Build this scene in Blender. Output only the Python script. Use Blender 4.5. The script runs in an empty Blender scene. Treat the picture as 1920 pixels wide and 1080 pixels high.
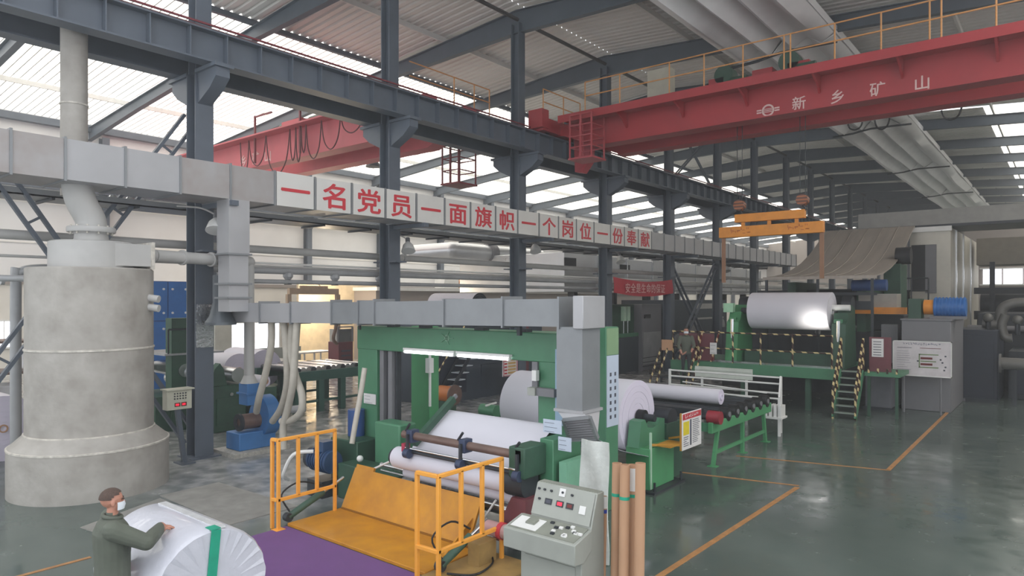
import bpy, bmesh, math, random
from mathutils import Vector, Matrix
random.seed(7)
SC = bpy.context.scene
COL = SC.collection
# ------------------------------------------------------------------ camera
FPX, H, HOR = 1285.0, 3.58, 560.0            # focal length in pixels, eye height, horizon row
YAW = math.atan2(1045.0, FPX)
CY, SY = math.cos(YAW), math.sin(YAW)
cam_d = bpy.data.cameras.new('camera'); cam = bpy.data.objects.new('camera', cam_d); COL.objects.link(cam)
cam.location = (0, 0, H); cam.rotation_euler = (math.pi/2, 0, YAW)
cam_d.sensor_width = 36.0; cam_d.lens = 36.0*FPX/1920.0; cam_d.shift_y = (HOR-540.0)/1920.0
cam_d.clip_end = 500
SC.camera = cam
# ------------------------------------------------------------------ sky and exposure
wd = bpy.data.worlds.new('overcast_sky'); SC.world = wd; wd.use_nodes = True
bg = wd.node_tree.nodes['Background']; bg.inputs[0].default_value = (0.93, 0.96, 1.0, 1); bg.inputs[1].default_value = 1.95
vs = SC.view_settings
vs.view_transform = 'Standard'; vs.look = 'None'; vs.gamma = 1.0; vs.exposure = 0.0; vs.use_curve_mapping = False
SKYLIGHT = 2.4                               # brightness of the translucent roof sheets
# ------------------------------------------------------------------ pixel -> world
def ray(px, py):
    q = (px-960.0)/FPX
    return Vector((CY*q-SY, SY*q+CY, (HOR-py)/FPX))
def gz(px, py, z=0.0):
    d = ray(px, py); return Vector((0, 0, H))+d*((z-H)/d.z)
def gy(px, py, Y):
    d = ray(px, py); return Vector((0, 0, H))+d*(Y/d.y)
def gx(px, py, X):
    d = ray(px, py); return Vector((0, 0, H))+d*(X/d.x)
# ------------------------------------------------------------------ materials
def lin(c):
    c = c.lstrip('#'); v = [int(c[i:i+2], 16)/255 for i in (0, 2, 4)]
    return tuple(((x/12.92) if x <= .04045 else ((x+.055)/1.055)**2.4) for x in v)+(1,)
MATS = {}
def mat(key, c, rough=.5, metal=0.0, var=.12, scale=3.0, bump=0.0, bscale=40.0, emit=None, c2=None, stretch=None, coat=0.0, spec=None):
    if key in MATS: return MATS[key]
    m = bpy.data.materials.new(key); m.use_nodes = True; MATS[key] = m
    nt = m.node_tree; b = nt.nodes['Principled BSDF']; L = nt.links.new
    base = lin(c)
    b.inputs['Base Color'].default_value = base; b.inputs['Roughness'].default_value = rough; b.inputs['Metallic'].default_value = metal
    if coat: b.inputs['Coat Weight'].default_value = coat
    if spec is not None: b.inputs['Specular IOR Level'].default_value = spec
    tc = nt.nodes.new('ShaderNodeTexCoord'); src = tc.outputs['Object']
    if stretch:
        mp = nt.nodes.new('ShaderNodeMapping'); mp.inputs['Scale'].default_value = stretch; L(src, mp.inputs[0]); src = mp.outputs[0]
    if var:
        n = nt.nodes.new('ShaderNodeTexNoise'); n.inputs['Scale'].default_value = scale; n.inputs['Detail'].default_value = 6; n.inputs['Roughness'].default_value = .62
        L(src, n.inputs['Vector'])
        r = nt.nodes.new('ShaderNodeMapRange'); r.inputs[1].default_value = .3; r.inputs[2].default_value = .72
        L(n.outputs[0], r.inputs[0])
        mx = nt.nodes.new('ShaderNodeMix'); mx.data_type = 'RGBA'; L(r.outputs[0], mx.inputs[0])
        d = lin(c2) if c2 else tuple(x*(1-var) for x in base[:3])+(1,)
        e = base if c2 else tuple(min(1, x*(1+var)) for x in base[:3])+(1,)
        mx.inputs[6].default_value = d; mx.inputs[7].default_value = e
        L(mx.outputs[2], b.inputs['Base Color'])
        rr = nt.nodes.new('ShaderNodeMapRange'); rr.inputs[3].default_value = max(.03, rough-.08); rr.inputs[4].default_value = min(1, rough+.1)
        L(n.outputs[0], rr.inputs[0]); L(rr.outputs[0], b.inputs['Roughness'])
    if bump:
        n2 = nt.nodes.new('ShaderNodeTexNoise'); n2.inputs['Scale'].default_value = bscale; n2.inputs['Detail'].default_value = 4; L(src, n2.inputs['Vector'])
        bp = nt.nodes.new('ShaderNodeBump'); bp.inputs['Strength'].default_value = bump; bp.inputs['Distance'].default_value = .02
        L(n2.outputs[0], bp.inputs['Height']); L(bp.outputs[0], b.inputs['Normal'])
    if emit:
        b.inputs['Emission Color'].default_value = base; b.inputs['Emission Strength'].default_value = emit
    return m
def stripe_mat(key, ca, cb, period=.2, axis=(1, 1, 1)):
    m = bpy.data.materials.new(key); m.use_nodes = True; MATS[key] = m
    nt = m.node_tree; b = nt.nodes['Principled BSDF']; L = nt.links.new
    tc = nt.nodes.new('ShaderNodeTexCoord'); dp = nt.nodes.new('ShaderNodeVectorMath'); dp.operation = 'DOT_PRODUCT'
    L(tc.outputs['Object'], dp.inputs[0]); dp.inputs[1].default_value = tuple(a/period for a in axis)
    fr = nt.nodes.new('ShaderNodeMath'); fr.operation = 'FRACT'; L(dp.outputs['Value'], fr.inputs[0])
    gt = nt.nodes.new('ShaderNodeMath'); gt.operation = 'GREATER_THAN'; gt.inputs[1].default_value = .42; L(fr.outputs[0], gt.inputs[0])
    mx = nt.nodes.new('ShaderNodeMix'); mx.data_type = 'RGBA'; L(gt.outputs[0], mx.inputs[0])
    mx.inputs[6].default_value = lin(ca); mx.inputs[7].default_value = lin(cb); L(mx.outputs[2], b.inputs['Base Color'])
    b.inputs['Roughness'].default_value = .5
    return m
M_steel = mat('blue_grey_steel_paint', '#59616c', .5, 0, .12, 1.5)
M_steel2 = mat('rafter_paint', '#565f69', .55, 0, .12, 1.0)
M_roof = mat('grey_white_sheet', '#e0deda', .55, 0, .06, .4)
M_galv = mat('galvanised_duct', '#a9a9ac', .45, .25, .1, 1.2)
M_galv2 = mat('galvanised_duct_b', '#85888b', .42, .3, .1, 2.0)
M_soot = mat('stained_duct', '#a9a7a8', .5, .2, .2, 2.0, c2='#9a928f')
M_sign = mat('sign_panel_white', '#d6d4d0', .45, 0, .05, 2)
M_redchar = mat('red_lettering', '#c8323e', .5, 0, .06, 6)
M_tank = mat('tank_cement_grey', '#b2aea8', .65, 0, .16, 1.9, .25, 14, c2='#938e87')
M_tank2 = mat('tank_weld', '#c2bdb4', .6, 0, .3, 9)
M_pipe = mat('grey_pipe_paint', '#b2b1af', .5, 0, .1, 2)
M_pipe2 = mat('grey_pipe_dull', '#9fa0a2', .5, .1, .15, 2)
M_crane = mat('crane_red', '#a22c32', .5, 0, .12, .8)
M_crane2 = mat('hazed_crane_red', '#c4636a', .55, 0, .12, .8)  # crane red paled: distance haze put into the colour
M_dark = mat('dark_grey_metal', '#33373c', .5, .2, .2, 4)
M_black = mat('black_rubber', '#17181a', .55, 0, .2, 8)
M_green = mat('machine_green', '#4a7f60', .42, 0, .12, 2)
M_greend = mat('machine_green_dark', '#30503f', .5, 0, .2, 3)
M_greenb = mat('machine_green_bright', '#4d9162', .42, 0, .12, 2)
M_yellow = mat('ramp_yellow', '#cf9020', .5, 0, .2, 2.4, c2='#b0761f')
M_rail = mat('rail_yellow', '#eda440', .45, 0, .06, 5)
M_orange = mat('orange_paint', '#d98a2b', .5, 0, .12, 3)
M_paper = mat('white_paper', '#d2d0d9', .85, 0, .03, 1.2)
M_paperl = mat('lilac_paper', '#d6cfe0', .85, 0, .04, 1.5)
M_wrap = mat('plastic_wrapped_paper', '#c6c7d1', .3, 0, .05, 5, .25, 18, coat=.4)
M_kraft = mat('kraft_cardboard', '#b78f70', .75, 0, .1, 3, stretch=(1, 1, .25))
M_kraftin = mat('kraft_inside', '#6d5340', .8, 0, .1, 5)
M_purple = mat('purple_mat', '#6e4a80', .8, 0, .08, 2.5, .1, 120)
M_console = mat('console_grey', '#9b9e97', .45, 0, .07, 4)
M_consoled = mat('console_edge_grey', '#84877d', .5, 0, .15, 6)
M_white = mat('white_paint', '#dcdcda', .45, 0, .05, 3)
M_cream = mat('cream_cladding', '#dcdcdd', .6, 0, .04, 1)
M_masonry = mat('cream_masonry', '#d4d1ca', .8, 0, .06, 1)
M_taupe = mat('taupe_partition', '#8f8782', .75, 0, .05, 1)
M_blue = mat('blue_enamel', '#2f6bb0', .45, 0, .12, 2)
M_blued = mat('motor_blue', '#2a4a80', .45, 0, .2, 3)
M_navy = mat('navy_cabinet', '#262c38', .5, 0, .2, 2)
M_maroon = mat('maroon_paint', '#6c3a40', .5, 0, .15, 2)
M_chrome = mat('bright_metal', '#d0d2d4', .22, .95, .05, 3)
M_mirror = mat('insulation_cladding', '#cbcdd0', .3, .5, .08, 1, .35, 1.4)
M_fabric = mat('white_duct_fabric', '#ebebec', .8, 0, .06, 1, .3, 3)
M_hose = mat('beige_hose', '#b9b3a8', .6, 0, .12, 6)
M_brown = mat('brown_bar', '#6f5a52', .45, .2, .2, 4)
M_grey = mat('plinth_grey', '#77777b', .6, 0, .08, 2)
M_conc = mat('concrete', '#8c8a85', .8, 0, .2, 3, .2, 20)
M_canopy = mat('hood_sheet', '#a0978e', .5, .3, .16, 1.2, .1, 3, stretch=(3, .4, .4))
M_tube = mat('fluorescent_tube', '#f7fbff', .3, 0, 0, emit=6.0)
M_led = mat('red_led', '#ff2038', .4, 0, 0, emit=1.6)
M_glass = mat('window_daylight', '#f3f6ff', .3, 0, 0, emit=2.2)
M_sky = mat('translucent_roof_sheet', '#fdf9f0', .5, 0, 0, emit=SKYLIGHT)
M_hazard = stripe_mat('hazard_stripes', '#d3bf8c', '#331a14', .36)
M_hazred = stripe_mat('white_red_stripes', '#e2c9a0', '#6b2420', .34)
M_linep = mat('orange_floor_paint', '#a97a4c', .55, 0, .25, 6)
M_skin = mat('skin', '#b98470', .5, 0, .06, 12)
M_jacket = mat('olive_work_jacket', '#5c6157', .85, 0, .1, 8, .5, 9)
M_trouser = mat('dark_work_trousers', '#3a3d3f', .85, 0, .1, 8)
M_hair = mat('cropped_black_hair', '#524139', .75, 0, .3, 60, .4, 200)
M_mask = mat('white_face_mask', '#dce3ea', .8, 0, .03, 8)
M_teal = mat('green_tape', '#1f9a7d', .4, 0, .1, 8)
M_bluet = mat('blue_tape', '#2c3f9a', .4, 0, .1, 8)
M_notice = mat('notice_white', '#d9d7d6', .55, 0, .05, 4)
M_noticeg = mat('notice_green', '#7f9c78', .55, 0, .05, 4)
M_noticeb = mat('notice_blue', '#8fa9bf', .55, 0, .1, 4)
M_ink = mat('printed_ink', '#4a4c58', .6, 0, .2, 30)
M_inkr = mat('printed_red', '#b8323c', .6, 0, .1, 10)
M_inky = mat('printed_yellow', '#d6c32e', .6, 0, .1, 10)
M_inkb = mat('printed_maroon', '#6c2a28', .6, 0, .1, 10)
M_ltblue = mat('pale_blue_vinyl', '#b9c4d4', .5, 0, .05, 3)
# ------------------------------------------------------------------ mesh collector
class MB:
    def __init__(s): s.v = []; s.f = []; s.mi = []
    def add(s, vs, fs, mi=0):
        o = len(s.v); s.v += [tuple(v) for v in vs]; s.f += [tuple(i+o for i in f) for f in fs]; s.mi += [mi]*len(fs); return s
    def box(s, x0, x1, y0, y1, z0, z1, mi=0):
        vs = [(x, y, z) for z in (z0, z1) for y in (y0, y1) for x in (x0, x1)]
        return s.add(vs, [(0, 2, 3, 1), (4, 5, 7, 6), (0, 1, 5, 4), (2, 6, 7, 3), (0, 4, 6, 2), (1, 3, 7, 5)], mi)
    def bar(s, a, b, w, h, up=(0, 0, 1), mi=0):
        a, b = Vector(a), Vector(b); d = (b-a).normalized(); u = Vector(up)
        if abs(d.dot(u)) > .98: u = Vector((0, 1, 0))
        r = d.cross(u).normalized()*(w/2); t = r.cross(d).normalized()*(h/2)
        vs = [p+i*r+j*t for p in (a, b) for i, j in ((-1, -1), (1, -1), (1, 1), (-1, 1))]
        return s.add(vs, [(0, 1, 2, 3), (7, 6, 5, 4), (0, 4, 5, 1), (1, 5, 6, 2), (2, 6, 7, 3), (3, 7, 4, 0)], mi)
    def cyl(s, a, b, r, n=16, r2=None, cap=True, mi=0):
        a, b = Vector(a), Vector(b); r2 = r if r2 is None else r2; d = (b-a).normalized()
        u = d.cross(Vector((0, 0, 1)) if abs(d.z) < .9 else Vector((0, 1, 0))).normalized(); w = d.cross(u)
        vs = []
        for p, q in ((a, r), (b, r2)):
            vs += [p+(u*math.cos(2*math.pi*i/n)+w*math.sin(2*math.pi*i/n))*q for i in range(n)]
        fs = [(i, (i+1) % n, n+(i+1) % n, n+i) for i in range(n)]
        if cap: fs += [tuple(range(n-1, -1, -1)), tuple(range(n, 2*n))]
        return s.add(vs, fs, mi)
    def ring(s, a, b, r, ri, n=20, mi=0):
        a, b = Vector(a), Vector(b); d = (b-a).normalized()
        u = d.cross(Vector((0, 0, 1)) if abs(d.z) < .9 else Vector((0, 1, 0))).normalized(); w = d.cross(u)
        vs = []
        for p, q in ((a, r), (b, r), (b, ri), (a, ri)):
            vs += [p+(u*math.cos(2*math.pi*i/n)+w*math.sin(2*math.pi*i/n))*q for i in range(n)]
        fs = []
        for k in range(4):
            for i in range(n): fs.append((k*n+i, k*n+(i+1) % n, ((k+1) % 4)*n+(i+1) % n, ((k+1) % 4)*n+i))
        return s.add(vs, fs, mi)
    def tube(s, pts, r, n=10, smooth=4, mi=0):
        p = [Vector(q) for q in pts]
        if smooth and len(p) > 2:
            o = []
            for i in range(len(p)-1):
                a, b, c, d = p[max(i-1, 0)], p[i], p[i+1], p[min(i+2, len(p)-1)]
                for k in range(smooth):
                    t = k/smooth
                    o.append(.5*((2*b)+(c-a)*t+(2*a-5*b+4*c-d)*t*t+(3*b-a-3*c+d)*t**3))
            p = o+[p[-1]]
        d = (p[1]-p[0]).normalized(); u = d.cross(Vector((0, 0, 1)) if abs(d.z) < .9 else Vector((0, 1, 0))).normalized()
        vs = []
        for i, q in enumerate(p):
            d = (p[min(i+1, len(p)-1)]-p[max(i-1, 0)]).normalized(); u = (u-d*u.dot(d)).normalized(); w = d.cross(u)
            rr = r[i*(len(r)-1)//max(1, len(p)-1)] if isinstance(r, (list, tuple)) else r
            vs += [q+(u*math.cos(2*math.pi*k/n)+w*math.sin(2*math.pi*k/n))*rr for k in range(n)]
        fs = [(j*n+i, j*n+(i+1) % n, (j+1)*n+(i+1) % n, (j+1)*n+i) for j in range(len(p)-1) for i in range(n)]
        fs += [tuple(range(n-1, -1, -1)), tuple(range((len(p)-1)*n, len(p)*n))]
        return s.add(vs, fs, mi)
    def lathe(s, c, prof, n=40, mi=0):
        vs = []; c = Vector(c)
        for r, z in prof: vs += [c+Vector((r*math.cos(2*math.pi*i/n), r*math.sin(2*math.pi*i/n), z)) for i in range(n)]
        fs = [(j*n+i, j*n+(i+1) % n, (j+1)*n+(i+1) % n, (j+1)*n+i) for j in range(len(prof)-1) for i in range(n)]
        fs += [tuple(range(n-1, -1, -1)), tuple(range((len(prof)-1)*n, len(prof)*n))]
        return s.add(vs, fs, mi)
    def sphere(s, c, r, n=12, sc=(1, 1, 1), mi=0):
        c = Vector(c); vs = [c+Vector((0, 0, -r*sc[2]))]; m = n//2
        for j in range(1, m):
            t = -math.pi/2+math.pi*j/m
            vs += [c+Vector((r*sc[0]*math.cos(t)*math.cos(2*math.pi*i/n), r*sc[1]*math.cos(t)*math.sin(2*math.pi*i/n), r*sc[2]*math.sin(t))) for i in range(n)]
        vs.append(c+Vector((0, 0, r*sc[2]))); k = len(vs)-1
        fs = [(0, 1+(i+1) % n, 1+i) for i in range(n)]
        for j in range(m-2): fs += [(1+j*n+i, 1+j*n+(i+1) % n, 1+(j+1)*n+(i+1) % n, 1+(j+1)*n+i) for i in range(n)]
        o = 1+(m-2)*n
        fs += [(o+i, o+(i+1) % n, k) for i in range(n)]
        return s.add(vs, fs, mi)
    def prism(s, poly, axis, a, b, mi=0):
        # poly: 2D points in the plane across axis (x: (y,z); y: (x,z); z: (x,y)), extruded from a to b
        def P3(p, t):
            return (t, p[0], p[1]) if axis == 'x' else (p[0], t, p[1]) if axis == 'y' else (p[0], p[1], t)
        n = len(poly); vs = [P3(p, a) for p in poly]+[P3(p, b) for p in poly]
        fs = [(i, (i+1) % n, n+(i+1) % n, n+i) for i in range(n)]+[tuple(range(n-1, -1, -1)), tuple(range(n, 2*n))]
        return s.add(vs, fs, mi)
    def sheet(s, rows, th=.01, mi=0):
        # rows: list of rows of 3D points -> thick sheet (offset along averaged normal)
        m, n = len(rows), len(rows[0]); R = [[Vector(p) for p in r] for r in rows]
        N = []
        for j in range(m):
            for i in range(n):
                du = R[j][min(i+1, n-1)]-R[j][max(i-1, 0)]; dv = R[min(j+1, m-1)][i]-R[max(j-1, 0)][i]
                N.append(du.cross(dv).normalized()*th)
        top = [p for r in R for p in r]; vs = top+[p-q for p, q in zip(top, N)]; k = m*n; fs = []
        for j in range(m-1):
            for i in range(n-1):
                a = j*n+i; fs.append((a, a+1, a+n+1, a+n)); fs.append((k+a, k+a+n, k+a+n+1, k+a+1))
        for i in range(n-1):
            fs.append((i, k+i, k+i+1, i+1)); a = (m-1)*n+i; fs.append((a, a+1, k+a+1, k+a))
        for j in range(m-1):
            a = j*n; fs.append((a, a+n, k+a+n, k+a)); a = j*n+n-1; fs.append((a, k+a, k+a+n, a+n))
        return s.add(vs, fs, mi)
ROOT = {}
def put(mb, name, m, parent=None, label=None, bevel=0.0, angle=32, recalc=True):
    base = ROOT.get(parent.name, Vector((0, 0, 0))) if parent else None
    if base is None:
        xs = [v[0] for v in mb.v]; ys = [v[1] for v in mb.v]; zs = [v[2] for v in mb.v]
        base = Vector(((min(xs)+max(xs))/2, (min(ys)+max(ys))/2, min(zs)))
    me = bpy.data.meshes.new(name)
    me.from_pydata([(v[0]-base.x, v[1]-base.y, v[2]-base.z) for v in mb.v], [], mb.f)
    for mm in (m if isinstance(m, (list, tuple)) else [m]): me.materials.append(mm)
    if any(mb.mi):
        me.polygons.foreach_set('material_index', mb.mi)
    if recalc:
        bm = bmesh.new(); bm.from_mesh(me); bmesh.ops.recalc_face_normals(bm, faces=bm.faces); bm.to_mesh(me); bm.free()
    me.polygons.foreach_set('use_smooth', [True]*len(me.polygons))
    me.set_sharp_from_angle(angle=math.radians(angle))
    o = bpy.data.objects.new(name, me); COL.objects.link(o)
    if parent: o.parent = parent
    else: o.location = base
    ROOT[o.name] = base
    if label: o['label'] = label
    if bevel:
        b = o.modifiers.new('edge', 'BEVEL'); b.width = bevel; b.segments = 2; b.limit_method = 'ANGLE'; b.angle_limit = math.radians(40)
    return o
def tag(o, label, cat, group=None):
    o['label'] = label; o['category'] = cat
    if group: o['group'] = group
    return o
def thing(name, label, cat, loc, group=None):
    o = bpy.data.objects.new(name, None); COL.objects.link(o); o.location = loc; o.empty_display_size = .2
    ROOT[o.name] = Vector(loc)
    return tag(o, label, cat, group)
def struct(mb, name, m, parent=None, label=None, **k):
    o = put(mb, name, m, parent, **k)
    if not parent: o['kind'] = 'structure'
    if label: o['label'] = label
    return o
def link_copy(o, parent, loc=None):
    c = o.copy(); COL.objects.link(c); c.parent = parent
    if loc is not None: c.location = loc
    ROOT[c.name] = ROOT.get(o.name, Vector((0, 0, 0)))
    return c
def dup(root, loc, label=None, rotz=None):
    r = root.copy(); COL.objects.link(r); r.location = loc
    if rotz is not None: r.rotation_euler = (0, 0, rotz)
    if label: r['label'] = label
    for ch in list(root.children):
        c = ch.copy(); COL.objects.link(c); c.parent = r
        for g in list(ch.children):
            d = g.copy(); COL.objects.link(d); d.parent = c
    return r
def glyph(ch, size, depth=.006, bold=.0, name='character'):
    """mesh data of one written line, centred, standing in local X (right) / Z (up), facing -Y"""
    c = bpy.data.curves.new(name, 'FONT'); c.body = ch; c.size = size; c.extrude = depth/2; c.resolution_u = 3
    o = bpy.data.objects.new(name, c); COL.objects.link(o)
    dg = bpy.context.evaluated_depsgraph_get()
    me = bpy.data.meshes.new_from_object(o.evaluated_get(dg), depsgraph=dg)
    bpy.data.objects.remove(o); bpy.data.curves.remove(c)
    xs = [v.co.x for v in me.vertices]; ys = [v.co.y for v in me.vertices]
    cx, cy = (min(xs)+max(xs))/2, size*.38
    for v in me.vertices: v.co = Vector((v.co.x-cx, -v.co.z, v.co.y-cy))
    if bold:      # heavier strokes: the same strokes laid side by side
        vs = [v.co.copy() for v in me.vertices]; fs = [tuple(p.vertices) for p in me.polygons]; V, Fc = [], []
        for k, (dx, dz) in enumerate(((0, 0), (bold, 0), (-bold, 0), (0, bold), (0, -bold))):
            o_ = len(V); V += [v+Vector((dx, -.0004*k, dz)) for v in vs]; Fc += [tuple(i+o_ for i in f) for f in fs]
        bpy.data.meshes.remove(me); me = bpy.data.meshes.new(name); me.from_pydata(V, [], Fc)
    return me, max(xs)-min(xs)
def letter(me, m, parent, loc, rotz, scale=(1, 1, 1), name='character', roty=0.0):
    """place a glyph mesh under parent at world loc"""
    o = bpy.data.objects.new(name, me); COL.objects.link(o)
    if not me.materials: me.materials.append(m)
    o.parent = parent; o.location = Vector(loc)-ROOT[parent.name]; o.rotation_euler = (0, roty, rotz); o.scale = scale
    return o

def smudge(root, p, right, up, n, size, gap, m, name='worn_lettering'):
    """a row of n worn, no longer readable printed marks; p = left middle, right / up = unit vectors, lying on a face"""
    p, right, up = Vector(p), Vector(right), Vector(up); nrm = right.cross(up).normalized(); mb = MB(); random.seed(n*13+int(size*1000))
    for i in range(n):
        c = p+right*(gap*i)
        for k in range(4):
            a = c+right*size*random.uniform(-.4, .1)+up*size*random.uniform(-.42, .42); horiz = k % 2 == 0
            d = right*size*random.uniform(.45, .8) if horiz else up*size*random.uniform(.3, .6)
            mb.bar(a+nrm*.002, a+d+nrm*.002, size*.14, .004, nrm)
    o = put(mb, name, m, root); o['kind'] = 'stuff'; return o
# ================================================================== the building
XW, XC, XR = -38.0, -15.34, 9.0          # left wall, middle column row (under the ridge), right wall
ZE, ZR, SR = 12.06, 13.9, .07            # eave, ridge, fall of the right slope
SL = (ZR-ZE)/(XC-XW)
Y0, Y1 = 1.0, 112.0
XS = -22.6                               # the lower part of the left slope is translucent sheet
def roofz(x): return ZR-(XC-x)*SL if x < XC else ZR-(x-XC)*SR
# floor
FLOOR_CX, FLOOR_CY = (XW+XR+3)/2, (Y1-8)/2
fm = bpy.data.materials.new('polished_floor'); fm.use_nodes = True
nt = fm.node_tree; b = nt.nodes['Principled BSDF']; L = nt.links.new
tc = nt.nodes.new('ShaderNodeTexCoord')
n1 = nt.nodes.new('ShaderNodeTexNoise'); n1.inputs['Scale'].default_value = .35; n1.inputs['Detail'].default_value = 7; L(tc.outputs['Object'], n1.inputs[0])
n2 = nt.nodes.new('ShaderNodeTexNoise'); n2.inputs['Scale'].default_value = 2.6; n2.inputs['Detail'].default_value = 6; L(tc.outputs['Object'], n2.inputs[0])
sx = nt.nodes.new('ShaderNodeSeparateXYZ'); L(tc.outputs['Object'], sx.inputs[0])
r1 = nt.nodes.new('ShaderNodeValToRGB'); r1.color_ramp.elements[0].position = .35; r1.color_ramp.elements[0].color = lin('#48544f'); r1.color_ramp.elements[1].position = .7; r1.color_ramp.elements[1].color = lin('#606b66')
L(n1.outputs[0], r1.inputs[0])
r2 = nt.nodes.new('ShaderNodeMapRange'); r2.inputs[1].default_value = .35; r2.inputs[2].default_value = .75; r2.inputs[3].default_value = .08; r2.inputs[4].default_value = .32; L(n2.outputs[0], r2.inputs[0])
r3 = nt.nodes.new('ShaderNodeValToRGB'); r3.color_ramp.elements[0].position = .38; r3.color_ramp.elements[0].color = lin('#7d8081'); r3.color_ramp.elements[1].position = .62; r3.color_ramp.elements[1].color = lin('#a9a9a8')
L(n2.outputs[0], r3.inputs[0])
# the left side is bare wet concrete, its colour lightened in place of bright reflections, the right side green-grey paint; the border wanders a little
ad = nt.nodes.new('ShaderNodeMath'); ad.operation = 'MULTIPLY_ADD'; ad.inputs[1].default_value = 3.0; L(n1.outputs[0], ad.inputs[0]); L(sx.outputs[0], ad.inputs[2])
mr = nt.nodes.new('ShaderNodeMapRange'); mr.inputs[1].default_value = -9.3-FLOOR_CX; mr.inputs[2].default_value = -7.9-FLOOR_CX; L(ad.outputs[0], mr.inputs[0])
ad2 = nt.nodes.new('ShaderNodeMath'); ad2.operation = 'MULTIPLY_ADD'; ad2.inputs[1].default_value = 3.0; L(n1.outputs[0], ad2.inputs[0]); L(sx.outputs[1], ad2.inputs[2])
mr2 = nt.nodes.new('ShaderNodeMapRange'); mr2.inputs[1].default_value = 8.0-FLOOR_CY; mr2.inputs[2].default_value = 6.2-FLOOR_CY; L(ad2.outputs[0], mr2.inputs[0])
mxm = nt.nodes.new('ShaderNodeMath'); mxm.operation = 'MAXIMUM'; L(mr.outputs[0], mxm.inputs[0]); L(mr2.outputs[0], mxm.inputs[1])
mf = nt.nodes.new('ShaderNodeMix'); mf.data_type = 'RGBA'; L(mxm.outputs[0], mf.inputs[0]); L(r3.outputs[0], mf.inputs[6]); L(r1.outputs[0], mf.inputs[7])
L(mf.outputs[2], b.inputs['Base Color']); L(r2.outputs[0], b.inputs['Roughness'])
bp = nt.nodes.new('ShaderNodeBump'); bp.inputs['Strength'].default_value = .05; bp.inputs['Distance'].default_value = .02; L(n2.outputs[0], bp.inputs['Height']); L(bp.outputs[0], b.inputs['Normal'])
floor = struct(MB().box(XW, XR+3, -8, Y1, -.3, 0), 'floor', fm, label='glossy dark green-grey factory floor')
ROOT['floor'] = ROOT[floor.name]
def floor_line(p, q, w=.09):
    p, q = Vector((p[0], p[1], .004)), Vector((q[0], q[1], .004))
    return put(MB().bar(p, q, w, .006), 'painted_line', M_linep, floor)
floor_line(gz(1225, 1088), gz(1495, 914)); floor_line(gz(1262, 884), gz(1498, 911), .06)
floor_line(gz(1665, 882), gz(1782, 768)); floor_line(gz(1380, 855), gz(1668, 882), .06)
floor_line(gz(20, 1085), gz(170, 1045), .07)
# slabs of concrete let into the floor beside the tank
sl = [((300, 930), (410, 905), (560, 950), (430, 985)), ((150, 990), (300, 935), (420, 985), (330, 1050)), ((420, 990), (562, 955), (700, 1010), (560, 1060))]
for q in sl[:2]:
    pts = [gz(*p) for p in q]
    put(MB().prism([(p.x, p.y) for p in pts], 'z', -.02, .012), 'floor_slab', M_conc, floor)
# walls
def wall_box(n, m, *a, **k): return struct(MB().box(*a), n, m, **k)
wall_box('wall_left', M_cream, XW-.3, XW, Y0-9, Y1, 4.3, ZE+.25)
wall_box('wall_left', M_masonry, XW-.34, XW, Y0-9, Y1, 0, 4.3)
wall_box('wall_far', M_taupe, XW, XR, Y1, Y1+.3, 0, 14.3)
wall_box('wall_right', M_cream, XR, XR+.3, 14, Y1, 0, 12.6)
# horizontal joints of the cladding
for z in (6.2, 8.1, 10.0):
    struct(MB().box(XW, XW+.05, Y0-9, Y1, z, z+.07), 'trim_1', M_roof)
struct(MB().box(XW, XW+.1, Y0-9, Y1, 4.25, 4.45), 'trim_2', M_taupe)
struct(MB().box(XW, XW+.35, Y0-9, Y1, ZE-.2, ZE+.12), 'trim_3', M_steel)
# roof: ribbed sheets on the slopes
def ribbed(xa, xb, ya, yb, dz, pitch=.34, h=.07):
    mb = MB(); k = int((yb-ya)/pitch); prof = []
    for i in range(k):
        y = ya+i*pitch; prof += [(y, 0), (y+pitch*.56, 0), (y+pitch*.68, h), (y+pitch*.88, h)]
    prof.append((ya+k*pitch, 0))
    za, zb = roofz(xa)+dz, roofz(xb)+dz
    vs = [(xa, y, za+e) for y, e in prof]+[(xb, y, zb+e) for y, e in prof]; n = len(prof)
    mb.add(vs, [(i, i+1, n+i+1, n+i) for i in range(n-1)])
    return mb
def flat(xa, xb, ya, yb, dz):
    return MB().add([(xa, ya, roofz(xa)+dz), (xb, ya, roofz(xb)+dz), (xb, yb, roofz(xb)+dz), (xa, yb, roofz(xa)+dz)], [(0, 1, 2, 3)])
struct(ribbed(XS, XC, Y0-9, 58, .22), 'ceiling', M_roof, recalc=False, label='grey ribbed roof sheets left of the ridge')
XS2, XS3, YS3 = .2, -3.4, 42.0         # beyond this the right slope is translucent too
struct(ribbed(XC, XS2, 7.0, YS3, .22), 'ceiling', M_roof, recalc=False, label='grey ribbed roof sheets right of the ridge')
struct(ribbed(XC, XS3, YS3, 58, .22), 'ceiling', M_roof, recalc=False)
struct(flat(XS, XC, 58, Y1, .22), 'ceiling', M_roof, recalc=False); struct(flat(XC, XS3, 58, Y1, .22), 'ceiling', M_roof, recalc=False)
struct(flat(XW, XS, Y0-9, Y1, .26), 'ceiling_skylight', M_sky, recalc=False, label='bright translucent roof sheets over the left bay')
struct(flat(XS3, XR, YS3, Y1, .26), 'ceiling_skylight', M_sky, recalc=False)
struct(flat(XS2, XR, 7.0, YS3, .26), 'ceiling_skylight', M_sky, recalc=False, label='bright translucent roof sheets over the far side of the right bay')
ribs = MB()
for i in range(220):
    y = Y0-9+i*.3
    ribs.bar((XW, y, roofz(XW)+.235), (XS, y, roofz(XS)+.235), .035, .03)
o = struct(ribs, 'ceiling_rib', M_white, label='thin ribs of the translucent roof sheets'); o['kind'] = 'stuff'
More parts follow.
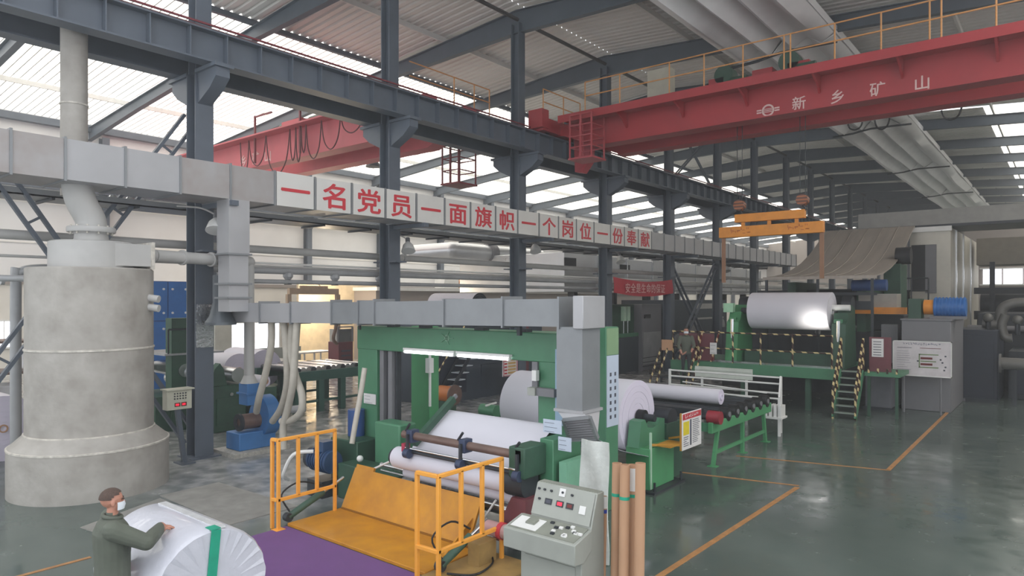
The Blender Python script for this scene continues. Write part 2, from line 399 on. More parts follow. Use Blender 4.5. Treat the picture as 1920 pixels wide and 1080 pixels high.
# long members along the roof
struct(MB().box(XS-.08, XS+.08, Y0-9, Y1, roofz(XS)+.02, roofz(XS)+.2), 'trim_4', M_steel)
struct(MB().cyl((XC, Y0-9, ZR-.32), (XC, Y1, ZR-.32), .07, 8), 'trim_5', mat('tie_tube', '#4a4644', .6))
for x in (-33.5, -28.5, -19.0, -11.5, -3.0, 3.0):
    struct(MB().box(x-.04, x+.04, Y0-9, Y1, roofz(x)+.0, roofz(x)+.2), 'trim_6', M_roof if x > XS else M_white)
# ------------------------------------------------------------------ steel columns
px_cols = [375, 731, 971, 1135, 1254, 1345, 1414, 1474, 1520, 1560, 1594, 1622, 1646]
YC = [gx(p, HOR, XC).y for p in px_cols]
YC += [YC[-1]+6*(i+1) for i in range(4)]
col0 = thing('steel_column', 'steel column whose foot stands beside the blue blower', 'column', (XC, YC[0], 0), 'steel columns of the middle row')
def hsec(mb, x, y, z0, z1, w, d, t=.028):
    mb.box(x-d/2, x-d/2+t, y-w/2, y+w/2, z0, z1); mb.box(x+d/2-t, x+d/2, y-w/2, y+w/2, z0, z1); mb.box(x-d/2+t, x+d/2-t, y-t/2, y+t/2, z0, z1); return mb
y = YC[0]
put(hsec(MB(), XC, y, .03, 8.66, .42, .42), 'lower_shaft', M_steel, col0)
put(hsec(MB(), XC, y, 8.66, ZR-.5, .36, .36), 'upper_shaft', M_steel, col0)
put(MB().box(XC-.35, XC+.35, y-.35, y+.35, 0, .03), 'base_plate', M_steel, col0)
for s in (-1, 1):
    c = MB().prism([(XC+s*.21, 7.95), (XC+s*.75, 8.2), (XC+s*1.02, 8.42), (XC+s*1.02, 8.68), (XC+s*.21, 8.68)], 'y', y-.16, y+.16)
    c.box(min(XC+s*.2, XC+s*1.1), max(XC+s*.2, XC+s*1.1), y-.22, y+.22, 8.62, 8.7)
    put(c, 'crane_bracket', M_steel, col0)
    put(MB().box(min(XC+s*.21, XC+s*.5), max(XC+s*.21, XC+s*.5), y-.2, y+.2, 4.62, 4.66), 'pipe_bracket', M_steel, col0)
lab = {1: 'steel column rising behind the fourth character panel of the slogan duct', 2: 'steel column rising between the two cranes behind the slogan duct', 3: 'steel column at the near end of the small red banner', 4: 'steel column at the far end of the small red banner'}
for i, yy in enumerate(YC[1:], 1):
    dup(col0, (XC, yy, 0), lab.get(i, 'steel column in the receding row beyond the red banner'))
# ------------------------------------------------------------------ rafters: tapered I-beams over each column
def ibeam_poly(mb, top, bot, y, w=.24, t=.03):
    """web between two polylines (x,z) plus flanges along them"""
    mb.prism(top+bot[::-1], 'y', y-.012, y+.012)
    for line, s in ((top, -1), (bot, 1)):
        for (xa, za), (xb, zb) in zip(line[:-1], line[1:]):
            mb.add([(xa, y-w/2, za), (xb, y-w/2, zb), (xb, y+w/2, zb), (xa, y+w/2, za), (xa, y-w/2, za+s*t), (xb, y-w/2, zb+s*t), (xb, y+w/2, zb+s*t), (xa, y+w/2, za+s*t)],
                   [(0, 1, 2, 3), (7, 6, 5, 4), (0, 4, 5, 1), (1, 5, 6, 2), (2, 6, 7, 3), (3, 7, 4, 0)])
    return mb
def dep(x):
    for a, da, b_, db in ((XW, .62, XW+6, .5), (XW+6, .5, XC-7, .5), (XC-7, .5, XC, .82), (XC, .82, XC+7, .55), (XC+7, .55, XR, .5)):
        if a <= x <= b_: return da+(db-da)*(x-a)/(b_-a)
    return .5
r0 = thing('roof_rafter', 'tapered grey roof rafter running over a column of the middle row', 'rafter', (XC, YC[0], ZR-.8), 'roof rafters')
y = YC[0]
for nm, xs in (('left_half', [XW, XW+6, XC-7, XC]), ('right_half', [XC, XC+7, XR])):
    put(ibeam_poly(MB(), [(x, roofz(x)) for x in xs], [(x, roofz(x)-dep(x)) for x in xs], y), 'beam_half', M_steel2, r0)
k = MB()
for x in (-33, -28, -20, -11, -5, 0, 5): k.bar((x, y+.02, roofz(x)-dep(x)), (x, y+.5, roofz(x)+.12), .05, .05)
put(k, 'knee_brace', M_steel2, r0)
r0['label'] = 'grey roof rafter over the column beside the blue blower'
rl = ['grey roof rafter over the fourth slogan character', 'grey roof rafter over the column between the two cranes', 'grey roof rafter over the near end of the red banner', 'grey roof rafter over the far end of the red banner']
dup(r0, (XC, YC[0]-6, ZR-.8), 'grey roof rafter before the chimney pipe')
for i, yy in enumerate(YC[1:]): dup(r0, (XC, yy, ZR-.8), rl[i] if i < 4 else 'tapered grey roof rafter in the receding row beyond the red banner')
# wall columns of the left wall
wc = thing('wall_column', 'slim steel column standing against the left wall', 'column', (XW+.25, gx(192, HOR, XW).y, 0), 'wall columns')
yw = gx(192, HOR, XW).y
put(hsec(MB(), XW+.25, yw, 0, ZE-.4, .34, .44), 'shaft', M_steel, wc)
put(MB().prism([(XW+.47, 8.0), (XW+1.1, 8.4), (XW+1.1, 8.68), (XW+.47, 8.68)], 'y', yw-.15, yw+.15), 'crane_bracket', M_steel, wc)
for i in range(1, 15): dup(wc, (XW+.25, yw+i*5.95, 0))
# ------------------------------------------------------------------ crane runway beams
ZB0, ZB1 = 8.71, 9.40
def runway(X, label):
    t = thing('crane_runway_beam', label, 'beam', (X, Y0-9, ZB0))
    put(MB().box(X-.2, X+.2, Y0-9, Y1, ZB0, ZB0+.035), 'bottom_flange', M_steel, t)
    put(MB().box(X-.22, X+.22, Y0-9, Y1, ZB1-.035, ZB1), 'top_flange', M_steel, t)
    put(MB().box(X-.012, X+.012, Y0-9, Y1, ZB0+.035, ZB1-.035), 'web', M_steel, t)
    put(MB().box(X-.04, X+.04, Y0-9, Y1, ZB1, ZB1+.1), 'rail', mat('rail_rust', '#5b3a3c', .6), t)
    return t
rwR = runway(-14.6, 'dark grey runway beam on the right-bay side of the columns'); rwL = runway(-16.08, 'dark grey runway beam on the left-bay side of the columns'); rwW = runway(XW+.9, 'runway beam on brackets along the left wall')
s0 = put(MB().box(-14.588, -14.41, YC[0]-6.412, YC[0]-6.388, ZB0+.035, ZB1-.035), 'stiffener', M_steel, rwR)
for i in range(1, 92): link_copy(s0, rwR, (0, i*.82, 0))
# surge plate and red conductor bars between / above the beams
struct(MB().box(-15.9, -14.8, Y0-9, Y1, ZB1-.1, ZB1-.06), 'trim_7', M_steel)
tag(put(MB().box(-14.83, -14.79, Y0-9, Y1, ZB1+.12, ZB1+.17).box(-14.83, -14.79, Y0-9, Y1, ZB1+.24, ZB1+.28), 'conductor_bar', mat('conductor_red', '#7a3038', .5)), 'thin red conductor bars running along the right-bay runway beam', 'power rail')
# ------------------------------------------------------------------ laced cross braces
def laced(name, label, a, b, w=.3, m=M_steel, n=7, group=None, th=.11):
    a, b = Vector(a), Vector(b); d = (b-a).normalized(); off = Vector((1, 0, 0)).cross(d).normalized()*(w/2)
    t = thing(name, label, 'brace', a if a.z < b.z else b, group)
    for s in (-1, 1): put(MB().bar(a+s*off, b+s*off, .07, th, (1, 0, 0)), 'rail', m, t)
    for i in range(1, n+1):
        p = a.lerp(b, i/(n+1)); put(MB().bar(p-off, p+off, .05, .03, (1, 0, 0)), 'lacing', m, t)
    return t
yA = YC[0]
laced('cross_brace', 'laced steel brace rising to the bracket of the column by the blower', (-15.9, yA-5.1, .1), (-15.9, yA+.03, 7.75), n=9)
laced('cross_brace', 'laced steel brace coming down to the foot of the column by the blower', (-15.77, yA-5.15, 8.3), (-15.77, yA-.02, .35), n=9)
yE, yF = YC[4], YC[5]
laced('cross_brace', 'laced dark brace leaning to the right beyond the red banner', (XC, yE+.3, .2), (XC, yF-.3, 5.4), w=.34, n=7)
laced('cross_brace', 'laced dark brace leaning to the left beyond the red banner', (XC-.14, yE+.3, 5.4), (XC-.14, yF-.3, .2), w=.34, n=7)
laced('cross_brace', 'thin crossed brace above the runway beam leaning to the right', (XC, yE+.3, 9.5), (XC, yF-.3, 13.0), w=.12, n=2, th=.05)
laced('cross_brace', 'thin crossed brace above the runway beam leaning to the left', (XC-.06, yE+.3, 13.0), (XC-.06, yF-.3, 9.5), w=.12, n=2, th=.05)
# ------------------------------------------------------------------ left wall windows, partition room
def window(px0, px1, py0, py1, X, n):
    a, b_ = gx(px0, py0, X), gx(px1, py1, X)
    z0, z1 = min(gx(px0, py1, X).z, b_.z), a.z
    fr = MB(); ya, yb = a.y, b_.y; d = .08
    fr.box(X, X+d, ya-.08, ya, z0-.08, z1+.08).box(X, X+d, yb, yb+.08, z0-.08, z1+.08).box(X, X+d, ya, yb, z1, z1+.08).box(X, X+d, ya, yb, z0-.08, z0)
    w = struct(fr, 'window_%d' % n, M_white)
    k = max(2, int((yb-ya)/1.3))
    for i in range(k):
        y0, y1 = ya+(yb-ya)*i/k, ya+(yb-ya)*(i+1)/k
        put(MB().box(X+.02, X+.04, y0+.02, y1-.02, z0, z1), 'pane', M_glass, w)
        if i: put(MB().box(X+.01, X+.06, y0-.02, y0+.02, z0, z1), 'mullion', M_white, w)
window(428, 522, 607, 652, XW+.01, 1); window(-6, 20, 603, 650, XW+.01, 2)
yp = gx(705, HOR, -31).y
wall_box('wall_partition', M_taupe, XW, -31, yp, yp+34, 0, 4.05)
struct(MB().box(XW, -30.8, yp-.1, yp+34, 4.05, 4.25), 'trim_8', M_white)
# ================================================================== overhead slogan duct
XD0, XD1, ZD0, ZD1 = -15.1, -13.9, 5.71, 6.44
seams = [-90, 20, 122, 235, 338, 432, 515, 590, 659, 722, 780, 833, 881.5, 928.5, 970, 1010, 1046.5, 1080, 1113, 1144, 1170, 1196, 1221, 1245]
YS = [gx(p, HOR, XD1).y for p in seams]
yend = gx(1493, HOR, XD1).y
while YS[-1]+1.05 < yend: YS.append(YS[-1]+1.05)
duct = thing('slogan_duct', 'long square galvanised duct along the columns carrying red slogan characters', 'duct', (-14.5, YS[0], ZD0))
for i in range(len(YS)-1):
    a, b_ = YS[i], YS[i+1]
    put(MB().box(XD0, XD1, a+.015, b_-.015, ZD0, ZD1), 'duct_section', M_soot if i in (0, 1, 4, 5) else M_galv, duct)
    put(MB().box(XD0-.02, XD1+.03, b_-.02, b_+.02, ZD0-.03, ZD1+.03), 'flange', M_galv2, duct)
slogan = '一名党员一面旗帜一个岗位一份奉献'
for i, ch in enumerate(slogan):
    a, b_ = YS[6+i], YS[7+i]
    p = put(MB().box(XD1+.005, XD1+.022, a+.04, b_-.04, ZD0-.02, ZD1+.02), 'slogan_panel', M_sign, duct, bevel=.004)
    me, w = glyph(ch, .64, .01, .011)
    w_avail = (b_-a)*.74
    letter(me, M_redchar, p, (XD1+.028, (a+b_)/2, (ZD0+ZD1)/2-.01), math.pi/2, (min(1.25, w_avail/max(w, .4)), 1, 1))
for yc in YC:
    if yc < yend:
        put(MB().box(XD0, XD1+.1, yc-.08, yc+.08, ZD0-.14, ZD0-.03), 'support_bracket', M_steel, duct)
# cable tray behind the duct
tr = thing('cable_tray', 'grey cable tray running behind the columns below the slogan duct', 'cable tray', (-16.3, 0, 5.62))
put(MB().box(-16.7, -15.75, -3, yend, 5.60, 5.63), 'tray_floor', M_galv2, tr)
for x in (-16.7, -15.77): put(MB().box(x, x+.02, -3, yend, 5.6, 5.74), 'tray_side', M_galv2, tr)
y = 0
while y < yend: put(MB().box(-16.75, -15.7, y, y+.06, 5.55, 5.595), 'cross_bar', M_dark, tr); y += 1.6
# ------------------------------------------------------------------ pipes along the columns
def pipe(label, X, z, r, ya, yb, m=M_pipe, flanges=()):
    t = thing('process_pipe', label, 'pipe', (X, ya, z))
    put(MB().cyl((X, ya, z), (X, yb, z), r, 14), 'pipe_run', m, t)
    for f in flanges: put(MB().cyl((X, f-.04, z), (X, f+.04, z), r*1.45, 14), 'flange', m, t)
pipe('thick grey pipe running behind the columns below the slogan duct', -16.1, 4.84, .1, -3, 70, M_pipe, [yc+1.2 for yc in YC[:6]])
pipe('medium grey pipe under the thick one, behind the columns', -15.95, 4.3, .085, YC[0]+.4, 70, M_pipe2, [yc+.8 for yc in YC[:5]])
pipe('slim pale pipe between the two thicker grey pipes', -16.2, 4.5, .03, YC[0]+.4, 66, M_white)
pipe('slim grey pipe just above the medium grey pipe', -16.1, 4.42, .03, -3, 66, M_pipe)
pipe('lowest grey pipe of the bundle behind the columns', -15.9, 4.02, .06, YC[0]+.4, 66, M_pipe2)
# valve bodies hanging on the bundle
for px, lb in ((540, 'small dark valve hanging under the pipe bundle by the cream wall'), (628, 'small dark valve under the pipes above the warm-lit room'), (712, 'flat grey valve under the pipes next to the second slogan column')):
    p = gx(px, 510, -15.95)
    t = thing('pipe_valve', lb, 'valve', (p.x, p.y, 4.05))
    put(MB().sphere((p.x, p.y, 4.2), .14, 10), 'valve_body', M_pipe2, t); put(MB().cyl((p.x, p.y, 3.98), (p.x, p.y, 4.12), .03, 8), 'stem', M_dark, t)
    put(MB().ring((p.x, p.y, 3.95), (p.x, p.y, 3.98), .1, .07, 12), 'hand_wheel', M_dark, t)
# ------------------------------------------------------------------ chimney pipe above the duct
p = gx(139, HOR, -15.3)
t = thing('chimney_pipe', 'round grey chimney pipe rising from the duct past the runway beam', 'pipe', (p.x, p.y, 5.9))
put(MB().cyl((p.x, p.y, 5.6), (p.x, p.y, 13.6), .235, 24), 'pipe_wall', M_tank, t)
for z in (7.4, 9.0): put(MB().cyl((p.x, p.y, z), (p.x, p.y, z+.03), .25, 24), 'seam_ring', M_tank2, t)
# ================================================================== scrubber tank
TC = Vector((-14.5, 5.09, 0)); tk = thing('scrubber_tank', 'tall grey cylindrical tank with a wide flared base under the duct', 'tank', TC)
put(MB().lathe(TC, [(1.33, 0), (1.33, .84), (1.31, .86)], 64), 'base_drum', M_tank, tk)
put(MB().lathe(TC, [(1.33, .86), (1.07, 1.1)], 64), 'cone', M_tank, tk)
put(MB().lathe(TC, [(1.06, 1.1), (1.06, 2.64)], 64), 'lower_shell', M_tank, tk)
put(MB().lathe(TC, [(1.055, 2.66), (1.055, 4.13), (1.03, 4.15)], 64), 'upper_shell', M_tank, tk)
for z, r in ((1.09, 1.085), (2.645, 1.075), (.855, 1.338)): put(MB().lathe(TC, [(r-.02, z-.022), (r, z-.014), (r, z+.014), (r-.02, z+.022)], 64), 'weld_band', M_tank2, tk)
put(MB().lathe(TC, [(.7, 4.15), (.7, 4.64), (.66, 4.66)], 48), 'head_drum', M_pipe, tk)
put(MB().lathe(TC, [(.3, 4.66), (.28, 4.8), (.3, 4.84)], 32), 'neck', M_pipe, tk)
fl = put(MB().lathe(TC, [(.4, 4.84), (.41, 4.86), (.41, 4.92), (.4, 4.94)], 40), 'flange_ring', M_pipe, tk)
for i in range(12):
    a = i*math.pi/6; put(MB().cyl(TC+Vector((.35*math.cos(a), .35*math.sin(a), 4.8)), TC+Vector((.35*math.cos(a), .35*math.sin(a), 4.97)), .018, 6), 'bolt', M_tank2, fl)
top = gx(139, 345, -14.6)
put(MB().tube([TC+Vector((0, 0, 4.9)), TC+Vector((0, -.02, 5.1)), TC+Vector((-.02, -.18, 5.45)), TC+Vector((-.03, -.24, 5.8))], .26, 20, 6), 'outlet_pipe', M_pipe, tk)
# tangential inlet on the right and its pipe towards the blower
d = Vector((.35, .94, 0)).normalized()
put(MB().box(TC.x-.05, TC.x+.68, TC.y, TC.y+.82, 4.2, 4.62), 'inlet_box', M_pipe, tk)
put(MB().box(TC.x-.1, TC.x+.73, TC.y+.8, TC.y+.86, 4.15, 4.67), 'inlet_flange', M_tank2, tk)
for z in (3.6, 3.42):
    put(MB().cyl(TC+Vector((.72, .72, z)), TC+Vector((.9, .86, z-.03)), .07, 12), 'sampling_stub', M_pipe, tk)
BL = gz(468, 846); BL = Vector((BL.x, BL.y, 0))           # blower foot
t = thing('suction_pipe', 'horizontal grey pipe from the tank head turning down to the blue blower', 'pipe', (BL.x, BL.y, 1.3))
zP = 4.44; top2 = Vector((BL.x-.02, BL.y, zP))
put(MB().tube([Vector((TC.x+.3, TC.y+.86, zP)), Vector((TC.x+.28, TC.y+1.05, zP))], [.2, .13], 16, 0), 'reducer', M_pipe, t)
put(MB().cyl((TC.x+.28, TC.y+1.05, zP), top2, .125, 18), 'horizontal_run', M_pipe, t)
put(MB().sphere(top2, .135, 16), 'elbow', M_pipe, t)
put(MB().cyl(top2, (BL.x-.02, BL.y, 1.75), .115, 18), 'down_run', M_pipe, t)
for f in (.25, .55): put(MB().ring(Vector((TC.x+.28, TC.y+1.05, zP)).lerp(top2, f), Vector((TC.x+.28, TC.y+1.05, zP)).lerp(top2, f+.02), .16, .12, 18), 'flange', M_pipe, t)
# left standing pipe with elbow
q = gz(30, 890)
t = thing('standing_pipe', 'upright dark grey pipe with an elbow left of the tank', 'pipe', (q.x, q.y, 0))
zt = gx(30, 505, q.x).z
put(MB().tube([(q.x, q.y, 0), (q.x, q.y, zt-.35), (q.x, q.y+.06, zt-.08), (q.x+.1, q.y+.35, zt+.02), (q.x+.3, q.y+1.0, zt+.02)], .1, 14, 5), 'pipe_run', M_pipe2, t)
put(MB().cyl((q.x, q.y, 0), (q.x, q.y, .03), .17, 16), 'base_flange', M_pipe2, t)
t = thing('process_pipe', 'grey pipe reaching the left side of the tank from outside the picture', 'pipe', (q.x, q.y, zt-.3))
put(MB().cyl((q.x+.15, q.y-3, zt-.22), (TC.x-.4, TC.y-.6, zt-.22), .06, 12), 'pipe_run', M_pipe2, t)
put(MB().cyl((q.x+.15, q.y-.3, zt-.22), (q.x+.15, q.y-.24, zt-.22), .1, 12), 'flange', M_pipe2, t)
# ================================================================== lower cross duct over the rewinder
YL = 8.2
def lx(px): return gy(px, HOR, YL).x
ld = thing('extraction_duct', 'grey square extraction duct crossing above the green rewinder', 'duct', (lx(1100), YL, 1.5))
segs = [400, 437, 505, 563, 640, 690, 720, 850, 960, 1065, 1100]
for i in range(len(segs)-2):
    a, b_ = lx(segs[i]), lx(segs[i+1]); z0 = 3.06+.0135*(a+14.5); z1 = z0+.40+ (.02 if i % 2 else 0); dz = .0135*(b_-a)
    put(MB().add([(x, yy, z) for x, e in ((a, 0), (b_, dz)) for yy in (YL-.22, YL+.22) for z in (z0+e, z1+e)], [(0, 1, 3, 2), (4, 6, 7, 5), (0, 4, 5, 1), (2, 3, 7, 6), (0, 2, 6, 4), (1, 5, 7, 3)]), 'duct_section', M_galv2 if i > 3 else M_galv, ld)
    put(MB().box(b_-.015, b_+.015, YL-.25, YL+.25, z0+dz-.03, z1+dz+.03), 'flange', M_galv2, ld)
XA, XB = lx(1060), lx(1108)
put(MB().box(lx(1100)-.05, XB+.05, YL-.28, YL+.3, 3.16, 3.62), 'corner_box', M_galv, ld, bevel=.01)
put(MB().box(XA, XB, YL-.22, YL+.24, 2.0, 3.18), 'drop_section', M_galv2, ld)
put(MB().box(XA-.03, XB+.03, YL-.25, YL+.27, 1.98, 2.02), 'flange', M_galv, ld)
# hood turned towards the front with a louvred grille
hd = MB(); hb = [(XA, YL-.22, 2.0), (XB, YL-.22, 2.0), (XB, YL+.24, 2.0), (XA, YL+.24, 2.0)]
ht = [tuple(gy(1057, 787, 7.93)), tuple(gy(1105, 782, 7.93)), tuple(gy(1120, 822, 8.12)), tuple(gy(1069, 825, 8.12))]
hd.add(hb+ht, [(0, 1, 2, 3), (0, 4, 5, 1), (1, 5, 6, 2), (2, 6, 7, 3), (3, 7, 4, 0), (4, 7, 6, 5)])
hood = put(hd, 'hood', M_galv, ld)
for i in range(4):
    a, b_ = Vector(ht[i]), Vector(ht[(i+1) % 4]); put(MB().bar(a, b_, .05, .05, (0, 1, 0)), 'grille_frame', M_galv2, hood)
for i in range(1, 9):
    f = i/9; a = Vector(ht[0]).lerp(Vector(ht[3]), f); b_ = Vector(ht[1]).lerp(Vector(ht[2]), f); put(MB().bar(a+Vector((0, -.01, -.01)), b_+Vector((0, -.01, -.01)), .012, .03), 'louvre', M_grey, hood)
# vertical branch from the slogan duct
xb = -14.15; yb = gx(437, HOR, xb).y
put(MB().box(xb-.24, xb+.26, yb-.24, yb+.24, 4.55, ZD0), 'branch_upper', M_galv, ld)
put(MB().box(xb-.22, xb+.24, yb-.22, yb+.22, 3.3, 4.53), 'branch_lower', M_galv, ld)
for z in (4.54, 3.9, 3.6): put(MB().box(xb-.28, xb+.3, yb-.28, yb+.28, z-.02, z+.02), 'flange', M_galv2, ld)
# dark bell-mouth beside it
q = gy(414, 600, YL-.45)
tag(put(MB().lathe((q.x, q.y, 3.0), [(.33, 0), (.33, .06), (.24, .2), (.19, .4), (.17, .5), (.17, 1.1)], 20), 'bell_mouth', mat('bell_grey', '#6a7076', .5, .3)), 'dark grey bell-shaped duct mouth beside the column with foil', 'duct mouth')
q = gx(382, 620, XC+.215)
tag(put(MB().box(XC+.212, XC+.222, YC[0]-.2, YC[0]+.2, gx(382, 650, XC).z, gx(382, 570, XC).z), 'foil_wrap', mat('crumpled_foil', '#c3c7cb', .25, .9, .1, 6, .9, 14)), 'crumpled silver foil wrapped on the column by the blower', 'foil')
# hanging hoses
def hose(pts, label, r=.075, Y=None, m=M_hose):
    mb = MB().tube([gy(a, b_, YL+dy) for a, b_, dy in pts], r, 12, 6)
    return tag(put(mb, 'flexible_hose', m, angle=60), label, 'hose')
hose([(509, 604, 0), (508, 650, .02), (498, 700, .05), (486, 745, .1), (481, 772, .3)], 'beige flexible hose running from the duct to the top of the blue blower')
hose([(532, 604, 0), (537, 660, 0), (538, 720, .1), (527, 765, .25), (511, 790, .4)], 'beige flexible hose hanging beside the blower and curling to its outlet')
hose([(549, 604, .1), (545, 650, .05), (553, 700, .05), (566, 740, .05), (564, 772, .05), (546, 788, .1), (528, 790, .1)], 'beige flexible hose bending out in a wide loop near the floor')
hose([(557, 604, -.1), (553, 660, -.1), (549, 720, -.1), (540, 765, 0), (531, 800, .05), (532, 842, .05)], 'beige flexible hose hanging straight down to the floor stub')
hose([(684, 690, .0), (676, 740, -.1), (667, 790, -.2), (660, 832, -.3)], 'beige flexible hose leaning against the left post of the green rewinder', .05)
# ================================================================== fabric roof ducts
fab = thing('fabric_air_duct', 'broad white creased fabric air duct hanging under the right-hand roof', 'air duct', (-7.8, 10, 12.2))
prof = [(-9.5, 12.3), (-9.05, 12.08), (-8.66, 12.5), (-8.2, 12.14), (-7.8, 12.6), (-7.4, 12.24), (-6.95, 12.55), (-6.5, 12.22), (-6.1, 12.45)]
s_y = [gx(1633, 262, -7.8).y, gx(1721, 317, -7.8).y]; st = s_y[1]-s_y[0]
secs = sorted(y for y in (10.5, s_y[0]-2*st, s_y[0]-st, s_y[0], s_y[1], s_y[1]+st, s_y[1]+2*st, 84) if y >= 10.5)
for i in range(len(secs)-1):
    a, b_ = secs[i], secs[i+1]; rows = []
    for j in range(9):
        f = j/8; sag = -.06*math.sin(math.pi*f); rows.append([(x+.03*math.sin(9*f+x*3), a+.03+(b_-a-.06)*f, z+sag*(1 if k % 2 else .3)+.03*math.sin(5*f+k*1.7+i*2)) for k, (x, z) in enumerate(prof)])
    mb = MB().sheet(rows, -.03)
    put(mb, 'fabric_panel', M_fabric, fab, angle=70)
    if i:
        put(MB().tube([(x, a, z-.03) for x, z in ((-9.6, 12.06), (-8.62, 12.1), (-7.8, 12.22), (-6.0, 12.18))], .05, 6, 2), 'strap', M_dark, fab)
put(MB().box(-9.45, -6.15, 10.6, 84, 12.62, 12.9), 'top_duct', M_fabric, fab)
# ================================================================== overhead cranes
def railing(root, pts, h, m, posts, rails=(1.0, .55), r=.022, bar=None):
    """posts at pts (list of 3D feet); rails along consecutive feet"""
    for p in posts: put(MB().cyl(p, Vector(p)+Vector((0, 0, h)), r, 8), 'guard_post', m, root)
    for f in rails:
        for a, b_ in zip(pts[:-1], pts[1:]):
            put(MB().cyl(Vector(a)+Vector((0, 0, h*f)), Vector(b_)+Vector((0, 0, h*f)), r, 8), 'guard_rail', m, root)
M_crail = mat('faded_yellow_rail', '#c98f56', .55, 0, .1, 4)
# ---- right bay: double girder crane crossing the picture
CYf = 20.4
rc = thing('bridge_crane', 'red double-girder bridge crane lettered in white crossing the right bay', 'crane', (-3, CYf+1.2, 8.9))
def girder(root, y0, y1, z0, z1, xa, xb, m, n='main_girder'):
    poly = [(xa, z1), (xa, z0+.55), (xa+.5, z0+.5), (xa+1.7, z0), (xb, z0), (xb, z1)]
    g = put(MB().prism(poly, 'y', y0+.04, y1-.04), n, m, root)
    put(MB().box(xa, xb, y0, y1, z1-.03, z1), 'top_flange', m, g); put(MB().box(xa+1.7, xb, y0, y1, z0-.03, z0), 'bottom_flange', m, g)
    return g
g1 = girder(rc, CYf, CYf+.6, 8.97, 9.86, -14.7, 8.4, M_crane); g2 = girder(rc, CYf+1.8, CYf+2.4, 8.97, 9.86, -14.7, 8.4, M_crane)
walk = put(MB().box(-13.9, 8.4, CYf-.75, CYf, 9.84, 9.9), 'walkway', M_crane, rc)
put(MB().box(-13.9, 8.4, CYf-.77, CYf-.74, 9.72, 9.98), 'toe_board', M_crane, rc)
for i in range(9):
    x = -11.6+i*2.05
    put(MB().prism([(CYf, 9.35), (CYf, 9.84), (CYf-.72, 9.84), (CYf-.72, 9.74), (CYf-.3, 9.6)], 'x', x-.03, x+.03), 'walkway_bracket', M_crane, rc)
px = [1097, 1162, 1255, 1320, 1393, 1470, 1482, 1565, 1652, 1743, 1765, 1868]
feet = [Vector((gy(p, 200, CYf-.72).x, CYf-.72, 9.9)) for p in px]+[Vector((1.2, CYf-.72, 9.9)), Vector((4, CYf-.72, 9.9))]
railing(rc, [feet[0], feet[-1]], 1.05, M_crail, feet)
# end carriage riding on the runway beam
ec = put(MB().box(-14.95, -14.35, CYf-1.0, CYf+3.6, 9.52, 9.98), 'end_carriage', M_crane, rc)
for y in (CYf-.5, CYf+3.1): put(MB().cyl((-14.7, y, 9.68), (-14.5, y, 9.68), .2, 18), 'wheel', M_dark, ec)
f2 = [Vector((-14.4, CYf-.95, 9.98)), Vector((-14.4, CYf+.3, 9.98)), Vector((-14.4, CYf+1.4, 9.98))]
railing(rc, f2, 1.0, M_crail, f2)
put(MB().box(-14.9, -14.3, CYf-1.15, CYf-.75, 9.6, 10.25), 'buffer_box', M_crane, rc)
# lettering and emblem
put_y = CYf-.006
for ch, p in (('新', (1498, 193)), ('乡', (1570, 181)), ('矿', (1645, 167)), ('山', (1729, 155))):
    q = gy(p[0], p[1], CYf+.03); me, w = glyph(ch, .4, .008, .004)
    letter(me, mat('white_lettering', '#d8b9b4', .6, 0, .1, 8), g1, (q.x, CYf+.03, q.z), 0, (1, 1, 1))
q = gy(1440, 207, CYf+.03)
e = MB().ring((q.x, CYf+.02, q.z), (q.x, CYf+.035, q.z), .18, .13, 24)
for dz in (-.045, .0, .045): e.box(q.x-.14, q.x+.14, CYf+.02, CYf+.035, q.z+dz-.01, q.z+dz+.01)
for s in (-1, 1):
    for dz in (-.035, .035): e.box(min(q.x+s*.19, q.x+s*.33), max(q.x+s*.19, q.x+s*.33), CYf+.02, CYf+.035, q.z+dz-.02, q.z+dz+.02)
put(e, 'emblem', MATS['white_lettering'], g1)
# trolley gear on top
def at_top(px_, w=0): return gy(px_, 180, CYf+1.2).x
x = at_top(1247); put(MB().box(x-.42, x+.42, CYf+.7, CYf+1.1, 9.9, 11.35), 'electrical_cabinet', mat('cabinet_beige', '#b9b5a4', .5), rc, bevel=.01)
x = at_top(1300); put(MB().box(x-.5, x+.4, CYf+.8, CYf+1.5, 9.9, 10.3), 'electrical_cabinet', mat('cabinet_green', '#8b9a90', .5), rc, bevel=.01)
tro = put(MB().box(at_top(1325), at_top(1535), CYf+.1, CYf+2.3, 9.95, 10.12), 'trolley_frame', M_crane, rc)
for a, b_ in ((1345, 1372), (1425, 1462), (1490, 1530)): put(MB().box(at_top(a), at_top(b_), CYf+.5, CYf+1.3, 10.12, 10.55), 'hoist_housing', M_crane, tro)
for p_ in (1372, 1492):
    x = at_top(p_); put(MB().cyl((x, CYf+.5, 10.62), (x, CYf+.95, 10.62), .3, 20), 'hoist_motor', M_greend, tro); put(MB().cyl((x+.3, CYf+.4, 10.3), (x+.8, CYf+.4, 10.3), .14, 14), 'gear_motor', M_greend, tro)
for p_ in (1170, 1205, 1345): put(MB().box(at_top(p_)-.5, at_top(p_)+.4, CYf+1.0, CYf+1.5, 9.9, 10.2+.1*(p_ % 3)), 'drive_unit', M_dark, rc)
